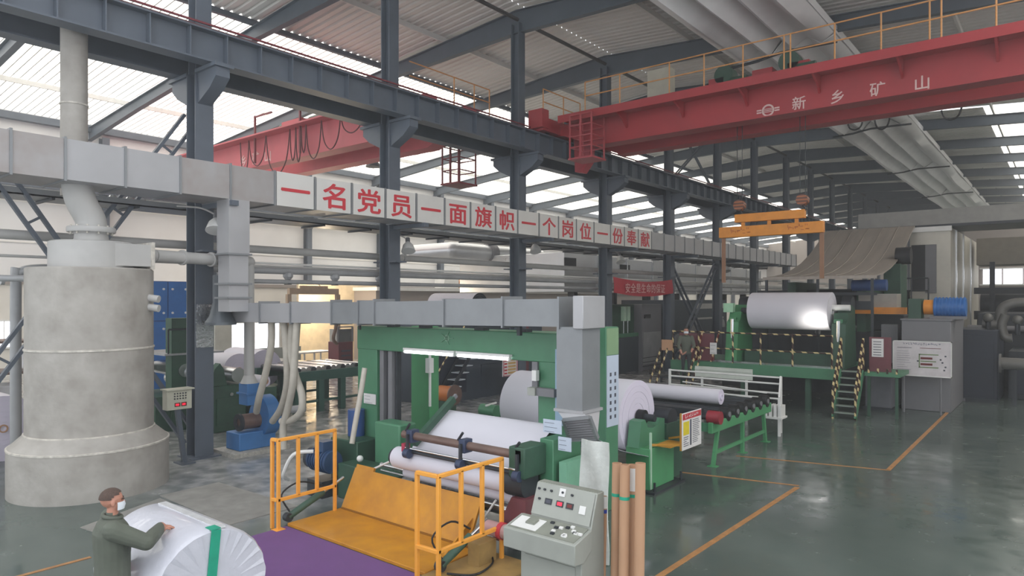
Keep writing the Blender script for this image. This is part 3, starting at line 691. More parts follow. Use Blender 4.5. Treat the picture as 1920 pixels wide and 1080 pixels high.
# access cage under the left end
def cage(root, x0, x1, y0, y1, z0, z1, m):
    c = MB()
    for x in (x0, x1):
        for y in (y0, y1): c.bar((x, y, z0), (x, y, z1), .045, .045)
    for z in [z0+(z1-z0)*i/4 for i in range(1, 5)]:
        c.bar((x0, y0, z), (x1, y0, z), .035, .035).bar((x0, y1, z), (x1, y1, z), .035, .035).bar((x0, y0, z), (x0, y1, z), .035, .035).bar((x1, y0, z), (x1, y1, z), .035, .035)
    c.bar(((x0+x1)/2, y0, z0), ((x0+x1)/2, y0, z1), .06, .06)
    k = put(c, 'access_cage', m, root); put(MB().box(x0-.05, x1+.05, y0-.05, y1+.05, z0-.06, z0), 'cage_floor', m, k)
q = gy(1097, 298, CYf-.6)
M_cage = mat('cage_red', '#b0484e', .55)
cage(rc, q.x-.42, q.x+.45, CYf-.9, CYf-.1, q.z+.02, 9.85, M_cage)
put(MB().prism([(-14.35, 9.5), (-13.6, 9.5), (-13.7, 8.6), (-14.0, 8.25), (-14.3, 8.3)], 'y', CYf+.9, CYf+1.25), 'guide_bracket', M_cage, rc)
# festoon loops below the girder
def festoon(root, xs, y, z, drop, m=M_black, r=.025, n='festoon_cable'):
    for a, b_ in zip(xs[:-1], xs[1:]):
        put(MB().tube([(a, y, z), (a+(b_-a)*.15, y, z-drop*.7), ((a+b_)/2, y, z-drop), (b_-(b_-a)*.15, y, z-drop*.7), (b_, y, z)], r, 6, 4), n, m, root)
festoon(rc, [gy(p_, 220, CYf+2.5).x for p_ in (1590, 1617)], CYf+2.5, 8.95, .2); festoon(rc, [gy(p_, 220, CYf+2.5).x for p_ in (1640, 1668)], CYf+2.5, 8.95, .3); festoon(rc, [gy(p_, 220, CYf+2.5).x for p_ in (1765, 1803)], CYf+2.5, 8.95, .3)
# ---- spreader beams hanging from it
SYp = CYf+1.2
def span(px0, px1, py, Y): a, b_ = gy(px0, py, Y), gy(px1, py, Y); return a, b_
sp = thing('lifting_beam', 'yellow double lifting beam with faded red characters hanging over the reel', 'lifting beam', gy(1447, 450, SYp))
a, b_ = gy(1350, 438, SYp), gy(1545, 424, SYp); zl = (a.z+b_.z)/2
lower = put(MB().box(a.x, b_.x, SYp-.1, SYp+.1, zl-.17, zl+.17), 'lower_beam', M_orange, sp, bevel=.01)
a2, b2 = gy(1379, 410, SYp), gy(1510, 401, SYp); zu = (a2.z+b2.z)/2
upper = put(MB().box(a2.x, b2.x, SYp-.09, SYp+.09, zu-.13, zu+.13), 'upper_beam', M_orange, sp, bevel=.01)
for x in (a2.x+.25, b2.x-.25, (a2.x+b2.x)/2): put(MB().box(x-.05, x+.05, SYp-.04, SYp+.04, zl+.15, zu-.12), 'link_plate', M_orange, sp)
for p_ in (1373, 1480):
    q = gy(p_, 435, SYp-.105); smudge(lower, (q.x, SYp-.1, zl), (1, 0, 0), (0, 0, 1), 4, .15, .17, mat('faded_red_letter', '#b8642a', .6))
for p_ in (1387, 1505):
    x = gy(p_, 390, SYp).x
    hk = put(MB().cyl((x, SYp-.12, zu+.42), (x, SYp+.12, zu+.42), .17, 20), 'hook_block', stripe_mat('hook_stripes', '#a8623a', '#5e3a2c', .1, (0, .3, 1)) if p_ == 1387 else MATS['hook_stripes'], sp)
    for dx in (-.08, .08): put(MB().cyl((x+dx, SYp, zu+.5), (x+dx, SYp, 9.95), .012, 6), 'wire_rope', M_dark, hk)
    put(MB().tube([(x, SYp, zu+.25), (x+.08, SYp, zu+.15), (x, SYp, zu+.06), (x-.08, SYp, zu+.12)], .03, 8, 3), 'hook', M_dark, hk)
for p_, yb_ in ((1357, 530), (1541, 522)):
    u = gy(p_, 448, SYp); v = gy(p_-1, yb_, SYp); put(MB().box(u.x-.06, u.x+.06, SYp-.02, SYp+.02, v.z, zl-.1), 'sling', mat('sling_brown', '#8f6a52', .7), sp)
# ---- left bay crane
lc = thing('bridge_crane', 'haze-paled red bridge crane with looping cables in the left bay', 'crane', (-26, 16, 8.9))
LY = 15.0
def lgirder(y0, y1):
    poly = [(XW+.9, 10.05), (XW+.9, 9.4), (XW+2, 8.92), (-17.6, 8.92), (-16.6, 9.35), (-15.8, 9.4), (-15.8, 10.05)]
    return put(MB().prism(poly, 'y', y0, y1), 'main_girder', M_crane2, lc)
lg = lgirder(LY, LY+.6); lgirder(LY+1.9, LY+2.5)
put(MB().box(XW+1, -16.4, LY-.5, LY, 10.0, 10.06), 'walkway', M_crane2, lc)
lec = put(MB().box(-16.4, -15.8, 14.1, 18.7, 9.52, 10.0), 'end_carriage', mat('carriage_red', '#bb2a34', .5), lc)
fr = [Vector((-16.0, y, 10.0)) for y in (14.6, 15.6, 16.6, 17.6, 18.4)]
railing(lc, [fr[0], fr[-1]], 1.0, M_crail, fr[2:])
for xx, t_ in (((-24.2, -22.9), 0), ((-21.3, -20.4), 1)): put(MB().box(xx[0], xx[1], LY+.3, LY+2.0, 10.1, 10.55), 'hoist_housing', M_crane2, lc)
put(MB().box(-25.2, -19.8, LY+.1, LY+2.4, 10.08, 10.16), 'trolley_frame', M_crane2, lc)
for xx in (-22.6, -24.6): put(MB().cyl((xx, LY+.6, 10.4), (xx+.7, LY+.6, 10.4), .2, 14), 'hoist_motor', M_greend, lc)
for xx in (-25.3, -22.2): put(MB().bar((xx, LY-.2, 9.0), (xx, LY-.2, 10.9), .07, .07).bar((xx, LY-.2, 10.85), (xx+1.2, LY-.2, 10.85), .06, .06), 'cable_post', mat('crane_post', '#7c3a40', .5), lc)
xs = [gy(p_, 260, LY-.25).x for p_ in (452, 468, 500, 545, 556, 566, 575, 604, 640, 684)]
for i in range(len(xs)-1):
    a, b_ = xs[i], xs[i+1]
    festoon(lc, [a, b_], LY-.28, 9.95-.0*i, [1.3, 1.1, 1.6, 1.2, 1.3, 1.0, 1.3, 1.1, .7][i], mat('cable_dark_red', '#5a2b30', .6), .022)
for ch, p_ in (('乡', (456, 303)), ('矿', (479, 297)), ('山', (502, 291))):
    q = gy(p_[0], p_[1], LY-.01); me, w = glyph(ch, .55, .008, .006); letter(me, mat('white_lettering_b', '#dcb4b2', .6), lg, (q.x, LY-.008, q.z), 0)
q = gx(845, 345, -17.2)
qc = gy(845, 343, LY+1.9)
cage(lc, -17.55, -16.75, LY+2.6, LY+3.5, gx(845, 342, -17.1).z, 9.5, mat('cage_maroon', '#7d3438', .55))
for zz in (9.25,): put(MB().bar((-16.9, LY+.6, zz), (-16.9, LY+4.6, zz), .08, .1), 'end_tie', M_crane2, lc)
# small bell lamp hanging in the left bay
q = gx(700, 313, -24)
hl = thing('bell_lamp', 'small dark bell-shaped lamp hanging in the left bay below the crane', 'lamp', q)
put(MB().lathe(q, [(.34, 0), (.32, .06), (.12, .38), (.06, .5)], 18), 'shade', M_dark, hl); put(MB().cyl(q+Vector((0, 0, .5)), q+Vector((0, 0, 3.4)), .015, 6), 'cord', M_dark, hl)
# floodlights on arms at the columns
def flood(px_, py_, X, label, ydir=1):
    q = gx(px_, py_, X); t = thing('flood_lamp', label, 'lamp', q)
    d = Vector((.35, -.25, -.9)).normalized()
    put(MB().tube([q+d*.2, q, q-d*.12], [.21, .15, .05], 18, 0), 'reflector', M_white, t)
    put(MB().cyl(q-d*.1, q-d*.24, .07, 12), 'lamp_holder', M_grey, t)
    put(MB().tube([q-d*.2, q+Vector((-.2, -.25, .32)), q+Vector((-.45, -.65, .34))], .02, 8, 4), 'arm', M_pipe, t)
flood(765, 460, -15.2, 'chrome flood lamp on an arm right of the column behind the fourth character')
flood(1003, 463, -15.2, 'chrome flood lamp on an arm right of the column between the two cranes')
flood(1163, 484, -15.2, 'chrome flood lamp on an arm at the near end of the red banner')
flood(405, 418, -14.6, 'chrome flood lamp clipped to the branch duct by the column with foil')
flood(1362, 503, -15.2, 'chrome flood lamp beyond the red banner by the crossed braces')
for px_, py_, X in ((235, 373, -16.3),):
    q = gx(px_, py_, X); t = thing('flood_lamp', 'cluster of small lamp brackets hanging under the duct behind the tank', 'lamp', q)
    for dy in (-.25, .1, .35): put(MB().cyl(q+Vector((0, dy, 0)), q+Vector((.1, dy-.06, -.14)), .09, 12, .12), 'reflector', M_chrome, t)
    put(MB().bar(q+Vector((0, -.5, .12)), q+Vector((0, .6, .12)), .04, .04), 'arm', M_pipe2, t)
# red safety banner between two columns
yb0, yb1 = YC[3]+.25, YC[4]-.1
rows = []
for j in range(5):
    z = 3.62+.5*j/4*1.35; rows.append([(XC+.26+.03*math.sin(i*1.1+j), yb0+(yb1-yb0)*i/12, z+.22-.16*math.sin(math.pi*i/12)) for i in range(13)])
bn = tag(put(MB().sheet(rows, .01), 'safety_banner', mat('banner_red', '#b5323f', .7, 0, .1, 3), angle=60), 'small red cloth banner with pale characters strung between two columns', 'banner')
for i, ch in enumerate('安全是生命的保证'):
    me, w = glyph(ch, .46, .006, .004); yy = yb0+(yb1-yb0)*(.2+.085*i); letter(me, mat('banner_letter', '#dba7a4', .6), bn, (XC+.31, yy, 4.05), math.pi/2, (1.0, 1, 1))
# ================================================================== green rewinder
RW = thing('paper_rewinder', 'big green gantry rewinder with light tubes under its crossbeam', 'machine', (-8, 8.7, 0))
YF, YR = 8.62, 10.1                      # front and rear gantry
def fx(px_, Y): return gy(px_, HOR, Y).x
XL0, XL1 = fx(680, YF), fx(722, YF); XR0, XR1 = fx(1015, YF), fx(1062, YF)
put(MB().box(XL0, XL1-.1, YF-.12, YF+.2, 0, 3.0), 'post', M_green, RW, bevel=.012)
put(MB().box(XR0+.03, XR1, YF-.12, YF+.2, 0, 3.0), 'post', M_green, RW, bevel=.012)
put(MB().box(XL0-.01, XR1+.01, YF-.13, YF+.22, 2.6, 3.05), 'crossbeam', M_green, RW, bevel=.015)
XM0, XM1 = fx(780, YR), fx(814, YR); XN0, XN1 = fx(1124, YR), fx(1148, YR)
put(MB().box(XM0, XM1, YR-.14, YR+.14, 0, 3.0), 'post', M_greenb, RW, bevel=.012)
put(MB().box(XN0, XN1, YR-.2, YR+.2, 0, 3.1), 'post', M_green, RW, bevel=.012)
put(MB().box(XM1, XN0, YR-.13, YR+.14, 2.68, 2.98), 'crossbeam', M_green, RW, bevel=.012)
for s, xa, xb_ in ((0, XL1-.1, fx(747, YF)), (1, fx(1011, YF), XR0+.03)):
    for k in range(2 if s == 0 else 1):
        x0 = xa+.04+k*.24; put(MB().box(x0, x0+.11, YF-.08, YF+.1, .7, 2.62), 'guide_rail', M_grey, RW); put(MB().box(x0+.14, x0+.19, YF-.02, YF+.08, .7, 2.62), 'screw_spindle', M_dark, RW)
# rows of bolts and fittings on top
for px_ in (740, 800, 905, 985): put(MB().box(fx(px_, YF)-.1, fx(px_, YF)+.1, YF-.1, YF+.05, 3.05, 3.1), 'top_fitting', M_dark, RW)
put(MB().box(fx(1009, YF)-.03, fx(1009, YF)+.03, YF-.5, YF-.44, 3.02, 3.42), 'duct_hanger', M_dark, RW)
put(MB().box(fx(712, YF)-.02, fx(712, YF)+.02, YF-.5, YF-.46, 3.0, 3.36), 'duct_hanger', M_dark, RW)
# faint emblem on the crossbeam
q = gy(838, 634, YF-.135)
em = MB()
for i in range(5):
    a = i*2*math.pi/5; em.bar((q.x, YF-.136, q.z), (q.x+.16*math.cos(a), YF-.136, q.z+.12*math.sin(a)), .006, .03, (0, 1, 0))
em.ring((q.x, YF-.139, q.z), (q.x, YF-.134, q.z), .06, .035, 14)
put(em, 'emblem', mat('worn_emblem', '#7ea389', .6), RW)
# fluorescent tubes: lamps of their own
for i, (a, b_) in enumerate((((757, 646), (852, 652)), ((856, 653), (956, 657)))):
    p, q = gy(a[0], a[1], YF-.2), gy(b_[0], b_[1], YF-.2)
    z = 2.62
    fl = thing('fluorescent_lamp', ['lit fluorescent tube under the rewinder crossbeam next to the screw spindles', 'lit fluorescent tube under the rewinder crossbeam next to the posters'][i], 'lamp', (p.x, YF-.2, z))
    put(MB().box(p.x, q.x, YF-.22, YF-.14, z+.03, z+.07), 'lamp_housing', M_white, fl)
    put(MB().cyl((p.x+.03, YF-.19, z), (q.x-.03, YF-.19, z), .026, 12), 'tube', M_tube, fl)
    for x in (p.x+.015, q.x-.015): put(MB().cyl((x-.015, YF-.19, z), (x+.015, YF-.19, z), .03, 10), 'end_cap', M_white, fl)
# gearing at the left foot
put(MB().box(fx(640, 8.2), fx(690, 8.2), 7.95, 8.45, .0, .95), 'gear_housing', M_greend, RW, bevel=.02)
put(MB().box(fx(718, 8.3), fx(765, 8.3), 8.1, 8.5, .3, 1.35), 'bearing_housing', M_green, RW, bevel=.03)
put(MB().box(fx(650, 7.8), fx(760, 7.8), 7.6, 8.1, 0, .62), 'machine_bed', M_greend, RW, bevel=.02)
put(MB().cyl((fx(668, 8.35), 8.35, .95), (fx(668, 8.35), 8.35, 1.45), .16, 18), 'upright_motor', M_blued, RW)
put(MB().cyl((fx(740, 7.5), 7.5, 1.0), (-8.5, 7.5, 1.0), .14, 18), 'left_chuck', M_dark, RW)
put(MB().sphere(gy(675, 860, 7.75), .06, 12), 'oil_cap', M_white, RW)
# spreader bar with clamps, winding shaft, drums
zb = 1.42; bx0, bx1 = fx(765, 7.4), fx(982, 7.4)
put(MB().cyl((bx0-.1, 7.4, zb), (bx1, 7.4, zb), .062, 16), 'spreader_bar', M_brown, RW)
put(MB().cyl((bx0, 7.35, 1.18), (bx1, 7.35, 1.18), .03, 12), 'rider_bar', M_dark, RW)
put(MB().cyl((bx0, 7.3, 1.24), (bx1, 7.3, 1.24), .016, 10), 'rider_bar', M_chrome, RW)
for px_ in (773, 872, 978):
    x = fx(px_, 7.38)
    c = put(MB().box(x-.06, x+.06, 7.3, 7.48, 1.32, 1.52), 'bar_clamp', mat('clamp_blue_grey', '#3c4660', .45, .3), RW, bevel=.012)
    put(MB().cyl((x-.05, 7.28, 1.16), (x+.05, 7.28, 1.16), .075, 14), 'clamp_wheel', MATS['clamp_blue_grey'], c); put(MB().box(x-.02, x+.02, 7.26, 7.3, 1.16, 1.46), 'clamp_arm', M_dark, c)
    put(MB().cyl((x-.09, 7.33, 1.5), (x+.02, 7.31, 1.62), .02, 8), 'clamp_lever', M_dark, c)
put(MB().box(bx0-.02, bx0+.05, 7.28, 7.4, 1.17, 1.3), 'red_stop', mat('stop_red', '#a3324a', .5), RW)
put(MB().cyl((-6.12, 7.5, 1.02), (-5.78, 7.5, 1.02), .2, 20), 'right_chuck', M_dark, RW)
put(MB().box(-6.0, -5.72, 7.3, 7.8, 1.12, 1.55), 'side_housing', M_greend, RW, bevel=.02)
put(MB().prism([(-6.3, .2), (-5.7, .2), (-5.7, .85), (-5.95, .85)], 'y', 7.3, 7.75), 'arm_casting', M_maroon, RW)
for z, r, m, n in ((.5, .1, M_chrome, 'winding_drum'), (.72, .045, M_chrome, 'idler_roller'), (.62, .03, M_chrome, 'idler_roller')):
    put(MB().cyl((-9.2, 7.75, z), (-5.9, 7.75, z), r, 18), n, m, RW)
put(MB().cyl((-6.25, 7.15, .42), (-5.75, 7.15, .42), .1, 18), 'core_holder', mat('core_pink', '#b08a88', .6), RW)
put(MB().cyl((-6.02, 7.15, .42), (-5.95, 7.15, .42), .115, 18), 'core_ring', M_inkr, RW)
# left loading arm and air lines
a, b_ = gy(850, 748, 8.5), gy(776, 832, 7.55)
put(MB().bar(a, b_, .09, .11), 'loading_arm', M_greend, RW); put(MB().bar(a.lerp(b_, .35), a.lerp(b_, .0)+Vector((.02, .05, .06)), .05, .06), 'loading_ram', M_grey, RW)
p = gy(818, 770, YR-.2)
put(MB().cyl((XM1+.05, YR-.17, 1.35), (XM1+.05, YR-.17, 2.65), .028, 8), 'air_line', M_white, RW); put(MB().box(XM1, XM1+.12, YR-.25, YR-.13, 2.05, 2.35), 'air_valve', M_white, RW)
# right-hand inner frame pieces (below the posters)
put(MB().box(fx(1020, 7.9), fx(1045, 7.9), 7.8, 8.5, .0, 1.6), 'side_column', M_green, RW, bevel=.012)
put(MB().box(fx(1052, 7.9), fx(1066, 7.9), 7.85, 8.5, .0, 1.3), 'side_column', mat('pale_green', '#7fb79a', .5), RW)
put(MB().box(fx(1008, 8.4), fx(1043, 8.4), 8.34, 8.44, 2.1, 2.22), 'limit_bar', M_grey, RW); put(MB().box(fx(996, 8.4), fx(1010, 8.4), 8.3, 8.46, 2.1, 2.22), 'limit_switch', M_console, RW)
put(MB().box(fx(1000, 8.4), fx(1008, 8.4), 8.36, 8.44, 2.32, 2.48), 'switch_lamp', M_white, RW); put(MB().box(fx(993, 8.4), fx(1003, 8.4), 8.46, 8.5, 2.2, 2.6), 'switch_mount', M_grey, RW)
# white wrapped panel hanging below the hood
tag(put(MB().sheet([[(fx(1088, 7.9)+(fx(1140, 7.9)-fx(1088, 7.9))*i/6, 7.9+.03*math.sin(i*1.3+j), .012+1.64*j/8) for i in range(7)] for j in range(9)], .02), 'plastic_sheet', mat('cloudy_plastic', '#c9cdc9', .25, 0, .15, 3, .6, 7), angle=60), 'cloudy plastic sheet hanging below the duct hood beside the console', 'plastic sheet')
# posters on the machine
def plate(name, label, x0, x1, y, z0, z1, m, cat='notice', lines=0, tilt=0, ink=M_ink, head=None):
    t = thing(name, label, cat, ((x0+x1)/2, y, z0))
    put(MB().box(x0, x1, y-.006, y+.006, z0, z1), 'sheet', m, t)
    w, h = x1-x0, z1-z0
    if head: put(MB().box(x0+.06*w, x1-.06*w, y-.01, y-.006, z1-.16*h, z1-.05*h), 'heading', head, t)
    if lines:
        random.seed(int(px_*7)); mb = MB()
        for i in range(lines):
            z = z1-h*(.24+.66*i/max(1, lines-1) if lines > 1 else .5); l = .5+.38*random.random(); mb.box(x0+.08*w, x0+.08*w+.84*w*l, y-.009, y-.006, z-.012*h, z+.012*h)
        put(mb, 'printed_lines', ink, t)['kind'] = 'stuff'
    return t
x0, x1 = fx(1043, 8.44), fx(1068, 8.44)
t = thing('vertical_poster', 'tall pale blue vertical poster on the rewinder post behind the duct drop', 'poster', (x0, 8.42, 1.6))
put(MB().box(x0, x1, 8.41, 8.42, 1.68, 2.82), 'sheet', M_noticeb, t)
for i in range(6): put(MB().box(x0+.12, x0+.17, 8.404, 8.41, 1.85+.1*i, 1.91+.1*i), 'printed_character', M_ink, t)
x0 = XN1
t = thing('vertical_poster', 'tall white and green vertical poster on the far right rewinder post', 'poster', (XN1, YR, 1.4))
put(MB().box(XN1+.002, XN1+.012, YR-.19, YR+.19, 1.42, 2.62), 'sheet', M_ltblue, t); put(MB().box(XN1+.002, XN1+.012, YR-.19, YR+.19, 2.63, 3.08), 'green_field', M_noticeg, t)
for i in range(14): put(MB().box(XN1+.012, XN1+.016, YR-.1+.15*(i % 2), YR-.05+.15*(i % 2), 1.55+.12*(i//2), 1.61+.12*(i//2)), 'printed_character', M_ink, t)
for (a, b_, c, d_), lb in (((1019, 1053, 785, 812), 'small white notice on the right rewinder post below the blue poster'), ((1047, 1071, 818, 845), 'small tilted white notice next to the duct hood')):
    Y = 7.77; p, q = gy(a, c, Y), gy(b_, d_, Y); px_ = a
    plate('white_notice', lb, p.x, q.x, Y, min(p.z, q.z)-.02, max(p.z, q.z), M_ltblue, lines=3)
p, q = gy(681, 737, 8.45), gy(703, 759, 8.45); px_ = 681
plate('white_notice', 'small white notice on the left rewinder post', p.x, q.x, 8.47, q.z, p.z, M_notice, lines=3)
# ------------------------------------------------------------------ paper on the machine
RY, RZ, RR = 11.9, 1.29, .70
big = thing('paper_roll', 'huge white parent roll standing behind the green rewinder', 'paper roll', (-8, RY, RZ-RR))
def roll(root, xa, xb_, y, z, r, m, mend, core=.07, n=56, mc=None):
    put(MB().cyl((xa, y, z), (xb_, y, z), r, n), 'paper_body', m, root)
    for s, x in ((-1, xa), (1, xb_)):
        mb = MB()
        for k in range(1, 7): mb.ring((x, y, z), (x+s*.004*(1+k % 2), y, z), r*(k/6.2+.03), r*((k-1)/6.2+.04), 40)
        put(mb, 'end_layers', mend, root)
        put(MB().ring((x, y, z), (x+s*.03, y, z), core*1.5, core, 20), 'core', mc or M_kraft, root)
roll(big, -9.45, -6.53, RY, RZ, RR, M_paper, M_paperl)
put(MB().cyl((-6.53, RY, RZ), (-6.15, RY, RZ), .07, 16), 'shaft_end', M_dark, big)
put(MB().cyl((-6.5, RY, RZ), (-6.36, RY, RZ), .14, 20), 'shaft_collar', M_black, big)
web = MB()
path = [(7.62, 1.14), (7.66, 1.2), (8.38, 1.64), (8.44, 1.66), (8.5, 1.66), (9.2, 1.45), (10.4, .95), (11.5, .64)]
web.sheet([[(-8.3+2.28*i/4, y, z) for i in range(5)] for y, z in path], .004)
tag(put(web, 'paper_web', M_paper, angle=25), 'white sheet of paper running from the parent roll into the rewinder', 'paper sheet')
wr = thing('paper_roll', 'slim white roll being wound under the spreader bar of the rewinder', 'paper roll', (-7.2, 7.5, .8))
roll(wr, -8.5, -6.1, 7.5, 1.0, .17, M_paper, M_paperl, .05, 36)
wr2 = thing('paper_roll', 'thin white roll just below the slim wound roll', 'paper roll', (-7.2, 7.62, .62))
roll(wr2, -8.45, -6.15, 7.66, .74, .1, M_paper, M_paperl, .03, 28)
# ------------------------------------------------------------------ yellow tipping ramp
rp = thing('tipping_ramp', 'yellow steel tipping ramp in front of the rewinder', 'ramp', (-8, 6.6, 0))
put(MB().box(-9.55, -6.45, 6.14, 7.17, .0, .05), 'floor_plate', M_yellow, rp, bevel=.008)
put(MB().prism([(7.14, .05), (7.44, .68), (7.47, .66), (7.19, .05)], 'x', -9.52, -6.62), 'back_plate', M_yellow, rp)
put(MB().prism([(7.43, .64), (7.46, .74), (7.5, .72), (7.47, .62)], 'x', -9.5, -9.05), 'raised_lip', M_yellow, rp)
put(MB().prism([(6.75, .05), (7.13, .05), (7.3, .42)], 'x', -6.7, -6.67), 'side_plate', M_yellow, rp)
for a_, b_ in (((765, 850), (690, 884)), ((930, 938), (903, 978))): put(MB().cyl(gy(a_[0], a_[1], 7.52), gy(b_[0], b_[1], 7.5), .018, 8), 'lifting_rod', M_white, rp)
put(MB().box(-9.5, -6.5, 7.125, 7.15, .05, .075), 'hinge_strip', mat('hinge_brown', '#8a5c18', .5), rp)
put(MB().box(-6.45, -5.5, 5.9, 7.3, .0, .03), 'side_floor_plate', mat('worn_ramp_plate', '#9a7d4a', .55, 0, .25, 3), rp)
def ram(a, b_, label):
    a, b_ = Vector(a), Vector(b_); t = thing('hydraulic_ram', label, 'hydraulic ram', a)
    m = a.lerp(b_, .62)
    put(MB().cyl(a, m, .055, 14), 'barrel', mat('ram_green', '#3c5a4c', .45), t); put(MB().cyl(m, b_, .028, 12), 'rod', M_chrome, t)
    put(MB().cyl(a-Vector((.05, 0, 0)), a+Vector((.05, 0, 0)), .07, 12), 'eye', M_dark, t)
    put(MB().tube([a+Vector((0, .03, .08)), a+Vector((-.1, -.05, .35)), a+Vector((-.05, .25, .5)), m+Vector((0, 0, .1))], .014, 6, 5), 'hydraulic_hose', M_black, t)
ram((-9.66, 6.22, .1), (-9.64, 7.28, .52), 'green hydraulic ram along the far side of the yellow ramp')
ram((-6.32, 6.3, .12), (-6.3, 7.2, .5), 'green hydraulic ram along the near side of the yellow ramp')
put(MB().tube([(-6.2, 6.3, .05), (-5.9, 6.5, .05), (-5.95, 6.9, .06), (-6.15, 7.1, .1)], .014, 6, 5), 'floor_hose', M_black, rp)
put(MB().box(-6.25, -6.05, 6.75, 7.1, .03, .32), 'ram_bracket', mat('worn_ramp_plate', '#9a7d4a'), rp)
# ------------------------------------------------------------------ yellow guard rails
def yrail(label, X, ya, yb_, ret, n=3):
    t = thing('guard_railing', label, 'railing', (X, ya, 0)); h = 1.39; r = .026
    ys = [ya+(yb_-ya)*i/n for i in range(n+1)]
    for i, y in enumerate(ys): put(MB().bar((X, y, .0 if i in (0, n) else .46), (X, y, h), .05, .05), 'post' if i in (0, n) else 'baluster', M_rail, t, bevel=.006)
    put(MB().bar((X+ret, ya-.02, 0), (X+ret, ya-.02, h), .05, .05), 'post', M_rail, t, bevel=.006)
    for z in (h, .46):
        put(MB().bar((X, ya-.02, z), (X, yb_+.02, z), .05, .05), 'rail', M_rail, t, bevel=.006); put(MB().bar((X, ya-.01, z), (X+ret, ya-.03, z), .05, .05), 'rail', M_rail, t, bevel=.006)
    for y in (ya, yb_): put(MB().box(X-.08, X+.08, y-.08, y+.08, 0, .012), 'foot_plate', M_rail, t)
yrail('yellow guard railing on the far side of the ramp next to the blue motor', -9.5, 5.95, 7.0, -.14)
yrail('yellow guard railing on the near side of the ramp next to the console', -6.03, 5.98, 7.19, -.36)
tag(put(MB().box(-9.55, -5.9, 3.9, 6.12, 0, .008), 'purple_mat', M_purple), 'purple mat lying on the floor in front of the yellow ramp', 'mat')
# blue geared motor left of the ramp
q = gy(607, 905, 7.55)
M_mblue = mat('dull_motor_blue', '#2c4566', .5, 0, .2, 3)
bm_ = thing('geared_motor', 'blue geared motor standing behind the far yellow railing', 'motor', (q.x, 7.55, 0))
put(MB().box(q.x-.22, q.x+.22, 7.35, 7.8, 0, .3), 'motor_base', M_dark, bm_); put(MB().cyl((q.x-.32, 7.58, .62), (q.x+.25, 7.58, .62), .2, 24), 'motor_body', M_mblue, bm_)
for i in range(7): put(MB().ring((q.x-.25+i*.07, 7.58, .62), (q.x-.235+i*.07, 7.58, .62), .22, .19, 24), 'cooling_fin', M_mblue, bm_)
put(MB().cyl((q.x-.42, 7.58, .62), (q.x-.32, 7.58, .62), .19, 20), 'fan_cover', M_dark, bm_); put(MB().box(q.x-.12, q.x+.12, 7.45, 7.7, .8, .98), 'terminal_box', M_mblue, bm_)
put(MB().tube([(q.x-.1, 7.4, .8), (q.x-.35, 7.15, .75), (q.x-.6, 7.1, .35), (q.x-.75, 7.3, .2)], .035, 8, 5), 'cable_conduit', M_white, bm_)
# ------------------------------------------------------------------ control console
cs = thing('control_console', 'grey sloping control console with red digital displays', 'console', (-4.45, 6.4, 0))
cx0, cx1 = -4.93, -4.05
put(MB().prism([(6.16, 0), (6.16, .97), (6.34, 1.03), (6.48, 1.42), (6.62, 1.42), (6.62, 0)], 'x', cx0+.05, cx1), 'cabinet', M_console, cs, bevel=.01)
put(MB().prism([(6.0, .76), (6.0, .98), (6.34, 1.06), (6.34, .84), (6.17, .74)], 'x', cx0-.08, cx1+.02), 'desk', M_console, cs, bevel=.01)
def on_desk(u, v, e=0):   # u across 0..1, v up the desk 0..1
    return Vector((cx0-.06+(cx1-cx0+.06)*u, 6.02+.32*v, .985+.08*v+e))
def on_panel(u, v, e=0):
    n = Vector((0, -.36, .14)).normalized(); return Vector((cx0+.06+(cx1-cx0-.08)*u, 6.345+.135*v, 1.075+.345*v))+n*e
def slab(mb, fn, u0, u1, v0, v1, e0, e1):
    c = [fn(u, v, e) for e in (e0, e1) for v in (v0, v1) for u in (u0, u1)]
    mb.add(c, [(0, 2, 3, 1), (4, 5, 7, 6), (0, 1, 5, 4), (2, 6, 7, 3), (0, 4, 6, 2), (1, 3, 7, 5)]); return mb
dp = put(slab(MB(), on_desk, .02, .98, .05, .95, .0, .006), 'desk_plate', M_consoled, cs)
put(slab(MB(), on_desk, .04, .42, .12, .8, .006, .009), 'worn_white_plate', M_white, cs)
put(slab(MB(), on_desk, .2, .33, .4, .7, .008, .03), 'selector_block', M_consoled, cs)
random.seed(3)
for i in range(14):
    u, v = .48+.46*random.random(), .15+.7*random.random(); put(slab(MB(), on_desk, u, u+.05, v, v+.09, .006, .022), 'button', M_white if i % 3 else M_dark, cs)
pp = put(slab(MB(), on_panel, .0, 1.0, .02, .97, .002, .008), 'front_panel', M_console, cs)
for i, (u, m) in enumerate(((.2, M_ink), (.4, M_led), (.57, M_inkb))):
    d_ = put(slab(MB(), on_panel, u, u+.12, .38, .56, .008, .016), 'display', M_dark, cs); put(slab(MB(), on_panel, u+.02, u+.1, .42, .52, .016, .018), 'digits', m, d_)
for u, v in ((.06, .8), (.16, .8), (.28, .8), (.48, .82), (.64, .8), (.1, .5)): put(MB().cyl(on_panel(u, v, .006), on_panel(u, v, .03), .014, 10), 'knob', M_dark, cs)
for u, v in ((.42, .84), (.8, .46)): g = put(slab(MB(), on_panel, u, u+.1, v-.14, v+.1, .008, .02), 'gauge', M_white, cs)
put(MB().box(cx0+.06, cx1-.01, 6.5, 6.6, 1.415, 1.425), 'top_lid', M_consoled, cs)
put(MB().box(cx0+.12, cx1-.08, 6.15, 6.165, .08, .68), 'cabinet_door', M_console, cs)
put(MB().box(cx1-.12, cx1-.1, 6.14, 6.155, .35, .45), 'door_handle', M_dark, cs)
